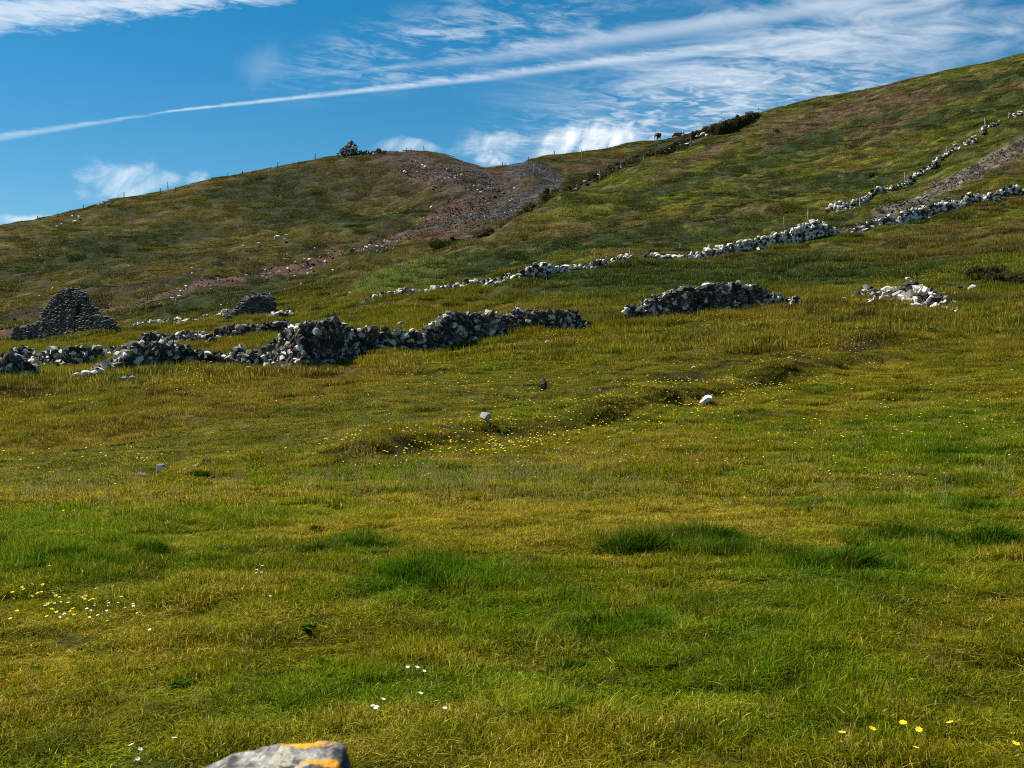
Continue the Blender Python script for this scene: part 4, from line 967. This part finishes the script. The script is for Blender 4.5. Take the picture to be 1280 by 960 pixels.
# ------------------------------------------------------------------ tussocks of long grass
def tussock(x, row, wpx, hpx, label, seed, mat=mTus, name='grass_tussock', dens=1.0):
    P0 = pt(x, row); w = wpx / F * P0.y * .5; h = hpx / F * P0.y; r = np.random.default_rng(seed)
    n = int((900 * w * 1.6 + 260) * dens); a = r.uniform(0, 6.28, n); q = np.sqrt(r.uniform(0, 1, n))
    fr = .40 + .60 * vn(np.cos(a) * 1.6 + seed, np.sin(a) * 1.6 + 3, seed)
    bx = np.cos(a) * q * w * fr; by = np.sin(a) * q * w * .75 * fr
    hump = np.clip(1 - (q * 1.02) ** 2.2, .12, 1) * (.55 + .9 * fbm(bx * 3.5, by * 3.5, seed, 2))
    L = h * r.uniform(.55, 1.15, n) * hump + .03; wd = .0048 * r.uniform(.7, 1.3, n); f = r.uniform(0, 3.14, n); wx, wy = np.cos(f) * wd, np.sin(f) * wd
    lx = bx * .35 + r.normal(.25, .35, n) * L; ly = by * .3 + r.normal(-.15, .35, n) * L
    gz = H(P0.x + bx, P0.y + by) - P0.z
    cols = []
    for hh in (0, .5):
        cx, cy, cz = bx + lx * hh ** 1.8, by + ly * hh ** 1.8, gz + L * hh - (.02 if hh == 0 else 0)
        for sg in (-1, 1): cols.append(np.stack([cx + sg * wx * (1 - .2 * hh), cy + sg * wy * (1 - .2 * hh), cz], 1))
    cols.append(np.stack([bx + lx, by + ly, gz + L * .88], 1)); V = np.stack(cols, 1).reshape(-1, 3); b0 = np.arange(n) * 5
    T = np.concatenate([np.stack([b0, b0+1, b0+3], 1), np.stack([b0, b0+3, b0+2], 1), np.stack([b0+2, b0+3, b0+4], 1)])
    me = mesh_np(name, V, T, 3, False, mat); k = np.clip(r.normal(.45, .28, n), 0, 1); z = r.uniform(0, 1, n)
    sh = np.repeat(np.stack([k, k, z, np.ones(n)], 1), 5, axis=0)
    at_ = me.color_attributes.new('shade', 'FLOAT_COLOR', 'POINT'); at_.data.foreach_set('color', sh.astype(np.float32).ravel())
    o = link(name, me); o.location = P0; tag(o, label, 'grass clump')
for i, (x, r, w, h, t) in enumerate((
    (895,678,90,24,'dark green tussock, right half of the long pair right of centre'),(800,690,130,28,'dark green tussock, left half of the long pair right of centre'),
    (1058,712,100,36,'tall peaked dark green tussock, right of the long pair'),(1010,716,80,20,'low dark tussock at the left foot of the tall peaked one'),
    (1120,675,100,24,'dark green tussock above and right of the tall peaked one'),(1240,686,120,34,'big dark green tussock at the right edge'),
    (1235,640,100,16,'flat dark tussock at the right edge, above the big one'),(1030,637,100,14,'flat dark tussock in the yellowish band, right of centre'),
    (1212,603,80,13,'small dark tussock high in the green field at right'),(450,682,90,20,'dark tussock left of centre, right of two small ones'),
    (390,690,60,14,'small low tussock left of the dark tussock'),(520,732,110,36,'spiky dark green tussock just left of centre'),
    (570,740,90,20,'low green tussock adjoining the spiky one'),(80,702,90,22,'dark tussock near the left edge'),(190,698,70,16,'small dark tussock second from the left edge'),
    (780,790,130,26,'low green tussock in the right centre foreground'),(250,598,40,10,'small tuft by the dark pointed rock'),(1190,568,90,12,'thin dark tussock on the upper green field'),
    (710,838,60,12,'low dark patch of leaves in the centre foreground'),(395,660,18,8,'small single tuft above the dark tussock'))):
    tussock(x, r, w * 1.25, h * .85, t, 40 + i)

# ------------------------------------------------------------------ low broad-leaved weeds
def weed(x, row, wpx, label, seed, group='low leafy weeds in the turf'):
    P0 = pt(x, row); w = wpx / F * P0.y; r = np.random.default_rng(seed); root = link('leafy_weed', None) if False else None
    n = 26; V = []; T = []; S_ = []
    for i in range(n):
        a = r.uniform(0, 6.28); L = w * r.uniform(.25, .55); bx, by = r.normal(0, w * .18, 2); q = r.uniform(.08, .22) * L; ww = L * .28; k = len(V)
        ca, sa = math.cos(a), math.sin(a); z0 = .012 + r.uniform(0, .02)
        V += [(bx, by, z0), (bx + ca * L * .5 - sa * ww, by + sa * L * .5 + ca * ww, z0 + q), (bx + ca * L, by + sa * L, z0 + q * .6), (bx + ca * L * .5 + sa * ww, by + sa * L * .5 - ca * ww, z0 + q)]
        T += [(k, k+2, k+1), (k, k+3, k+2)]; kk = r.uniform(0, 1); S_ += [(kk, kk, 0, 1)] * 4
    me = mesh_np('leafy_weed', V, T, 3, False, mTus); a_ = me.color_attributes.new('shade', 'FLOAT_COLOR', 'POINT'); a_.data.foreach_set('color', np.array(S_, np.float32).ravel())
    o = link('leafy_weed', me); o.location = P0; tag(o, label, 'weed')
for i, (x, r, w, t) in enumerate(((228,858,34,'dark leafy weed in the left foreground'),(45,830,20,'small leafy weed at the far left foreground'),(400,828,22,'leafy weed between the centre and the left weed'),
    (125,798,24,'pale leafed weed cluster in the left foreground'),(385,788,26,'dark weed below the spiky tussock'),(224,815,20,'small weed above the dark leafy weed'),(700,900,40,'weed cluster in the bottom centre'),(830,820,26,'dark weed in the brown patch, right of centre'))):
    weed(x, r, w, t, 90 + i)

# ------------------------------------------------------------------ flowers
mYel, mWht, mStem = flat_mat('yellow_petals', (.80, .56, .02)), flat_mat('white_petals', (.80, .78, .74)), flat_mat('green_stem', (.06, .10, .02))
def flower_mesh(name, mat, r, h, npet, cmat=None):
    V, T, M = [], [], []
    for i in range(npet):
        a = i / npet * 6.283; da = 3.1416 / npet * .95; k = len(V)
        V += [(0, 0, h), (math.cos(a - da) * r * .8, math.sin(a - da) * r * .8, h + r * .22), (math.cos(a) * r, math.sin(a) * r, h + r * .3), (math.cos(a + da) * r * .8, math.sin(a + da) * r * .8, h + r * .22)]
        T += [(k, k+1, k+2), (k, k+2, k+3)]; M += [0, 0]
    k = len(V); V += [(0, 0, h + r * .28)]                          # the eye
    for i in range(6): a = i / 6 * 6.283; V.append((math.cos(a) * r * .3, math.sin(a) * r * .3, h + r * .10))
    for i in range(6): T.append((k, k + 1 + i, k + 1 + (i + 1) % 6)); M.append(1)
    k = len(V); s = .0016; V += [(-s, 0, -.02), (s, 0, -.02), (0, s * 2, -.02), (0, 0, h)]; T += [(k, k+1, k+3), (k+1, k+2, k+3), (k+2, k, k+3)]; M += [2] * 3
    me = mesh_np(name, V, T, 3, False, mat); me.materials.append(cmat or mat); me.materials.append(mStem)
    me.polygons.foreach_set('material_index', np.array(M, np.int32)); return me
yfm = [flower_mesh('yellow_flower', mYel, .015, h, 7) for h in (.06, .09, .12)]
wfm = [flower_mesh('daisy', mWht, .012, h, 9, mYel) for h in (.04, .06, .08)]
def flower(kind, x, row, label, group, s=1.0):
    me = random.choice(yfm if kind == 'y' else wfm); o = link('yellow_flower' if kind == 'y' else 'daisy', me)
    o.location = pt(x, row); o.rotation_euler = (random.gauss(.25, .2), random.gauss(0, .2), random.uniform(0, 6)); o.scale = (s,) * 3
    tag(o, label, 'flower', group)
for x, r in ((1265,935),(1269,938),(1129,931),(1202,935),(1146,925),(1054,954),(1076,944)): flower('y', x, r, 'bright yellow flower in the bottom right corner of the turf', 'yellow flowers in the bottom right corner', 1.25)
for x, r in ((1244,952),(1138,957)): flower('y', x, r, 'yellow flower right at the bottom edge near the corner', 'yellow flowers at the bottom edge', 1.1)
for _ in range(46): flower('y', random.gauss(72, 38), random.gauss(762, 13), 'small yellow flower in the loose cluster at the left edge', 'yellow flower cluster at the left')
for _ in range(34): flower('w', random.choice((random.gauss(108, 12), random.gauss(146, 14), random.gauss(95, 40))), random.gauss(765, 8), 'white daisy in the patch beside the yellow cluster at the left', 'daisies beside the yellow cluster')
for x, r in ((320,727),(326,724),(329,726),(323,729),(331,730),(336,757)): flower('w', x, r, 'white daisy in the brownish patch left of centre', 'daisies left of centre', 1.2)
for x, r in ((467,892),(470,896),(473,895),(469,899),(521,887),(555,902),(511,850),(518,850),(527,850)): flower('w', x, r, 'white daisy in the centre foreground', 'daisies in the centre foreground', 1.1)
for x, r in ((165,949),(169,950),(172,948),(218,928),(202,806),(190,802)): flower('w', x, r, 'white daisy in the bottom left foreground', 'daisies at the bottom left', 1.1)
for x, r in ((85,646),(126,726),(127,735)): flower('y', x, r, 'single yellow flower in the left green patch', 'single yellow flowers at left')
YC = [(540,568,120,9,90),(640,556,70,10,60),(735,528,100,12,80),(850,505,90,14,90),(940,488,60,12,60),(1010,470,60,12,50),(110,590,120,22,40),(250,598,90,12,30),(1120,560,150,30,55),(900,580,200,30,60),
      (1165,345,60,8,170),(1235,338,40,8,90),(900,402,130,10,150),(980,405,60,8,60),(830,412,60,8,40),(235,472,60,9,150),(60,500,60,10,30),(700,425,30,5,30),(520,446,60,6,40),(560,480,200,25,60),(1080,400,90,12,60),
      (1040,430,110,12,50),(1180,500,110,30,50),(700,480,200,30,40),(600,398,200,20,40),(1050,350,200,20,50)]
pts_ = []
for cx, cy, rx, ry, n in YC:
    xs = rng.normal(cx, rx * .62, n); rs = rng.normal(cy, ry * .85, n); pts_.append(np.stack([xs, rs], 1))
pts_ = np.concatenate(pts_); pts_ = pts_[(pts_[:, 1] < 640)]
X, Y, Z = at(pts_[:, 0], pts_[:, 1]); order = np.argsort(Y); nn = 150
for q in order[:nn]:
    o = link('yellow_flower', random.choice(yfm)); o.location = (X[q], Y[q], Z[q]); o.scale = (1.05,) * 3; o.rotation_euler = (random.gauss(.35, .2), random.gauss(0, .2), random.uniform(0, 6))
    fx = 640 + F * X[q] / Y[q]; zone = ('near the grey rock at left' if fx < 400 else 'left of the jagged white rock' if fx < 590 else 'between the jagged and the leaning white rocks' if fx < 870 else 'right of the leaning white rock' if fx < 1050 else 'in the green field at far right')
    tag(o, 'yellow flower dotted over the middle field, ' + zone, 'flower', 'yellow flowers of the middle field ' + zone)
q = order[nn:]; n = len(q)
ob = instancer('distant_yellow_flowers', np.stack([X[q], Y[q], Z[q]], 1), np.tile([0, -.3, 1.0], (n, 1)), rng.uniform(0, 6, n), np.tile((1.15 + (Y[q] / 75))[:, None], (1, 3)), rng.integers(0, 3, n), np.ones((n, 3)), np.zeros(n), yfm)
tag(ob, 'tiny yellow flowers speckling the banks and meadows', 'flowers', kind='stuff')
n = 420; xs = rng.uniform(420, 1280, n); rs = rng.uniform(470, 600, n); xs[:160] = rng.normal(620, 90, 160); rs[:160] = rng.normal(560, 16, 160)
X, Y, Z = at(xs, rs)
ob = instancer('distant_daisies', np.stack([X, Y, Z], 1), np.tile([0, -.3, 1.0], (n, 1)), rng.uniform(0, 6, n), np.tile([[1.0]], (n, 3)), rng.integers(0, 3, n), np.ones((n, 3)), np.zeros(n), wfm)
tag(ob, 'tiny white flowers sprinkled over the middle field', 'flowers', kind='stuff')
mStraw = leaf_mat('seed_straw', (.55, .40, .16), (.55, .40, .16), (.55, .40, .16))
def seedheads():
    V, T = [], []
    for i in range(9):
        a = random.uniform(0, 6.28); bx, by = random.gauss(0, .05), random.gauss(0, .05); L = random.uniform(.14, .26); lx, ly = random.gauss(.03, .04), random.gauss(0, .04); w = .002; k = len(V)
        V += [(bx - w, by, 0), (bx + w, by, 0), (bx + lx, by + ly, L)]; T.append((k, k+1, k+2))
        k = len(V); hw = .0055
        V += [(bx + lx * .8, by + ly * .8, L * .76), (bx + lx * .9 - hw, by + ly, L * .88), (bx + lx * .9 + hw, by + ly, L * .88), (bx + lx * 1.08, by + ly, L * 1.06), (bx + lx * .9, by + ly + hw, L * .88), (bx + lx * .9, by + ly - hw, L * .88)]
        T += [(k, k+1, k+2), (k+1, k+3, k+2), (k, k+4, k+5), (k+4, k+3, k+5)]
    return mesh_np('seed_heads', V, T, 3, False, mStraw)
n = 900; xs = rng.uniform(-40, 1320, n); rs = rng.uniform(470, 640, n); xs[:260] = rng.normal(600, 130, 260); rs[:260] = rng.normal(603, 14, 260); xs[260:340] = rng.normal(90, 60, 80); rs[260:340] = rng.normal(620, 12, 80)
xs[340:390] = rng.uniform(0, 1280, 50); rs[340:390] = rng.uniform(640, 950, 50)
X, Y, Z = at(xs, rs); sc_ = rng.uniform(.5, 1.1, n) * np.where(rs > 650, .55, 1)
ob = instancer('seed_head_stems', np.stack([X, Y, Z], 1), np.tile([.05, 0, 1.0], (n, 1)), rng.uniform(0, 6, n), np.stack([sc_] * 3, 1), rng.integers(0, 3, n), np.ones((n, 3)), np.zeros(n), [seedheads() for _ in range(3)])
tag(ob, 'pale straw seed heads standing above the turf', 'grass', kind='stuff')

# ------------------------------------------------------------------ cattle on the skyline
def skin(name, verts, edges, radii, mat, parent, sub=2):
    me = bpy.data.meshes.new(name); me.from_pydata(verts, edges, []); me.materials.append(mat); o = link(name, me, parent)
    m = o.modifiers.new('skin', 'SKIN'); m.use_smooth_shade = True
    for v, r in zip(me.skin_vertices[0].data, radii): v.radius = r if isinstance(r, tuple) else (r, r)
    me.skin_vertices[0].data[0].use_root = True
    s = o.modifiers.new('subdivision', 'SUBSURF'); s.levels = sub; s.render_levels = sub; return o
def hide_mat(name, c1, c2):
    m, nt, b = new_mat(name, .75); p = geo_pos(nt); n = noise(nt, p, 3.0, 3); nt.links.new(mixc(nt, n.step(.4, .6), c1, c2).k, b.inputs['Base Color']); return m
def cow(x, row, ymin, rz, label, mat, lying=False, white=None):
    P0 = pt(x, row, ymin); P0.z += .42 if lying else .14; root = empty('cow', P0); root.scale = (1.1,) * 3; tag(root, label, 'cow'); root.rotation_euler = (0, 0, rz)
    dz_ = -.62 if lying else 0
    V = [(-.75, 0, 1.12+dz_), (-.35, 0, 1.08+dz_), (.15, 0, 1.05+dz_), (.6, 0, 1.12+dz_), (.95, 0, 1.28+dz_), (1.12, 0, 1.42+dz_)]
    R = [(.27, .30), (.33, .36), (.36, .38), (.30, .36), (.19, .22), (.13, .16)]; E = [(0,1),(1,2),(2,3),(3,4),(4,5)]
    def leg(j, pts, rad):
        k0 = len(V); V.extend(pts); R.extend(rad); E.append((j, k0)); E.extend([(k0 + i, k0 + i + 1) for i in range(len(pts) - 1)])
    for s in (-.2, .2):
        if lying:
            leg(3, [(.72, s, .30), (.95, s * 1.1, .13), (.62, s * 1.3, .09)], [.14, .09, .06]); leg(0, [(-.55, s * 1.3, .30), (-.25, s * 1.9, .14), (-.6, s * 1.9, .09)], [.2, .11, .06])
        else:
            leg(3, [(.62, s, .78), (.60, s, .45), (.62, s, .10), (.66, s, .03)], [.15, .085, .06, .075]); leg(0, [(-.72, s, .85), (-.62, s, .62), (-.80, s, .42), (-.74, s, .10), (-.70, s, .03)], [.2, .13, .08, .06, .075])
    skin('body', V, E, R, mat, root)
    z = dz_; hp = [(1.16, 0, 1.50+z), (1.30, 0, 1.42+z), (1.48, 0, 1.24+z), (1.56, 0, 1.15+z)]
    skin('head', hp, [(0,1),(1,2),(2,3)], [(.13,.14), (.13,.14), (.085,.09), (.075,.07)], white or mat, root)
    for s in (-1, 1):
        skin('ear', [(1.17, s*.11, 1.52+z), (1.13, s*.24, 1.52+z), (1.12, s*.33, 1.47+z)], [(0,1),(1,2)], [.03, .05, .015], mat, root, 1)
        skin('horn', [(1.20, s*.08, 1.60+z), (1.20, s*.17, 1.68+z), (1.22, s*.18, 1.78+z)], [(0,1),(1,2)], [.028, .02, .008], mWht, root, 1)
    skin('tail', [(-.98, 0, 1.25+z), (-1.08, 0, .95+z), (-1.07, 0, .62 + (0 if not lying else -.3)), (-1.07, 0, .48 + (0 if not lying else -.3))], [(0,1),(1,2),(2,3)], [.04, .025, .05, .02], mat, root, 1)
cow(822, 176, 200, math.radians(60), 'dark reddish brown cow standing on the skyline', hide_mat('brown_hide', (.085, .026, .017), (.11, .035, .022)))
cow(845, 173.5, 200, math.radians(15), 'pale tan and white cow lying on the skyline beside the thicket', hide_mat('tan_hide', (.34, .17, .10), (.28, .13, .08)), True, hide_mat('white_face', (.6, .55, .48), (.5, .42, .35)))

# ------------------------------------------------------------------ lichen covered stone post by the camera
def gatepost():
    m, nt, b = new_mat('lichened_stone', .88, .2)
    tcn = nt.nodes.new('ShaderNodeTexCoord'); p = S(nt, tcn.outputs['Object'])
    n = noise(nt, p, 26, 8, .65); n2 = noise(nt, p, 110, 6, .7); n3 = noise(nt, p, 14, 4, .6, .5)
    c = mixc(nt, n.step(.38, .60), (.05, .046, .042), (.26, .25, .23))
    c = mixc(nt, n3.step(.55, .60) * .7, c, (.50, .47, .36)); c = mixc(nt, n2.step(.6, .72) * .7, c, (.05, .05, .05))
    c = mixc(nt, (n * .4 + n2 * .6).step(.53, .60) * .8, c, (.52, .50, .46)); c = mixc(nt, noise(nt, p, 45, 5, .7).step(.54, .62) * .75, c, (.07, .06, .05))
    ox, oy, oz = xyz(nt, p.k); warp = (n3 - .5) * .07 + (n - .5) * .035
    f = None
    for cx, cy, rx, ry in ORANGE:
        d = ((((ox - cx) / rx)._m('POWER', 2.0) + ((oy - cy) / ry)._m('POWER', 2.0))._m('SQRT') + warp * 18.0 + (n2 - .5) * 3.2)
        q = d.step(1.02, .88); f = q if f is None else f._m('MAXIMUM', q)
    orc = mixc(nt, n.step(.3, .7), (.62, .24, .015), (.80, .42, .03)); c = mixc(nt, f * (n2.step(.25, .45)), c, orc)
    nt.links.new(c.k, b.inputs['Base Color']); bump(nt, b, n + n2 * .4, .9, .012)
    return m
PY = 1.5                                                       # distance of the post
def px2(x): return (x - 640) / F
# profile of the top along x, rear edge rows seen in the photograph
edge = [(247,957),(262,950),(281,943),(317,932),(343,928),(368,924),(399,921),(421,922),(434,929),(438,940)]
yr = PY + .06                                                  # rear edge distance
P0 = Vector((px2(345) * PY, PY - .04, -1.72))
ORANGE = [(.028, .084, .032, .0085), (.066, .030, .032, .010), (-.008, .006, .042, .010), (.0, -.08, .05, .02)]
mPost = gatepost()
def build_post():
    nx, ny = 64, 44; x0, x1 = px2(246) * yr - P0.x, px2(439) * yr - P0.x; V = []; 
    def ztop(x): return -(np.interp(x, [px2(a) * yr - P0.x for a, b_ in edge], [b_ for a, b_ in edge]) - 480) / F * yr - P0.z
    rows = [i / (ny - 1) for i in range(ny)]
    top = {}
    for j, t in enumerate(rows):
        y = -.14 + t * (.10 + .14)
        for i in range(nx):
            s = i / (nx - 1); x = x0 + (x1 - x0) * s
            e = min(1, min(s, 1 - s) * 26); fr = min(1, min(t, 1 - t) * 12)
            z = float(ztop(x)) - .035 * (1 - t) - .012 * (1 - e) ** 2 - .012 * (1 - fr) ** 2
            z += (float(fbm(np.array([x * 30 + 3]), np.array([y * 30 + 3]), 5, 4)[0]) - .5) * .016 * e
            xx = x + (float(fbm(np.array([y * 25.]), np.array([s * 3.]), 8, 3)[0]) - .5) * .014 * (1 - e if e < 1 else 0)
            V.append((xx, y, z))
    T = []
    for j in range(ny - 1):
        for i in range(nx - 1): a = j * nx + i; T.append((a, a + 1, a + nx + 1, a + nx))
    ring = [i for i in range(nx)] + [j * nx + nx - 1 for j in range(1, ny)] + [(ny - 1) * nx + i for i in range(nx - 2, -1, -1)] + [j * nx for j in range(ny - 2, 0, -1)]
    prev = ring
    for d in range(1, 22):
        cur = []; f = d / 21
        for q in ring:
            x, y, z = V[q]; zz = z * (1 - f) - .25 * f; a = math.atan2(y + .02, x); k = 1 + .10 * f + (float(fbm(np.array([a * 2.2 + 4]), np.array([zz * 6]), 9, 3)[0]) - .5) * .12
            cur.append(len(V)); V.append((x * k, (y + .02) * k - .02, zz))
        for e in range(len(ring)): g = (e + 1) % len(ring); T.append((prev[e], cur[e], cur[g], prev[g]))
        prev = cur
    me = mesh_np('stone_gatepost', V, T, 4, True, mPost); o = link('stone_gatepost', me); o.location = P0
    tag(o, 'grey stone post with orange lichen on its sloping top, cut off by the bottom edge', 'stone post')
build_post()
print('objects', len(bpy.data.objects))
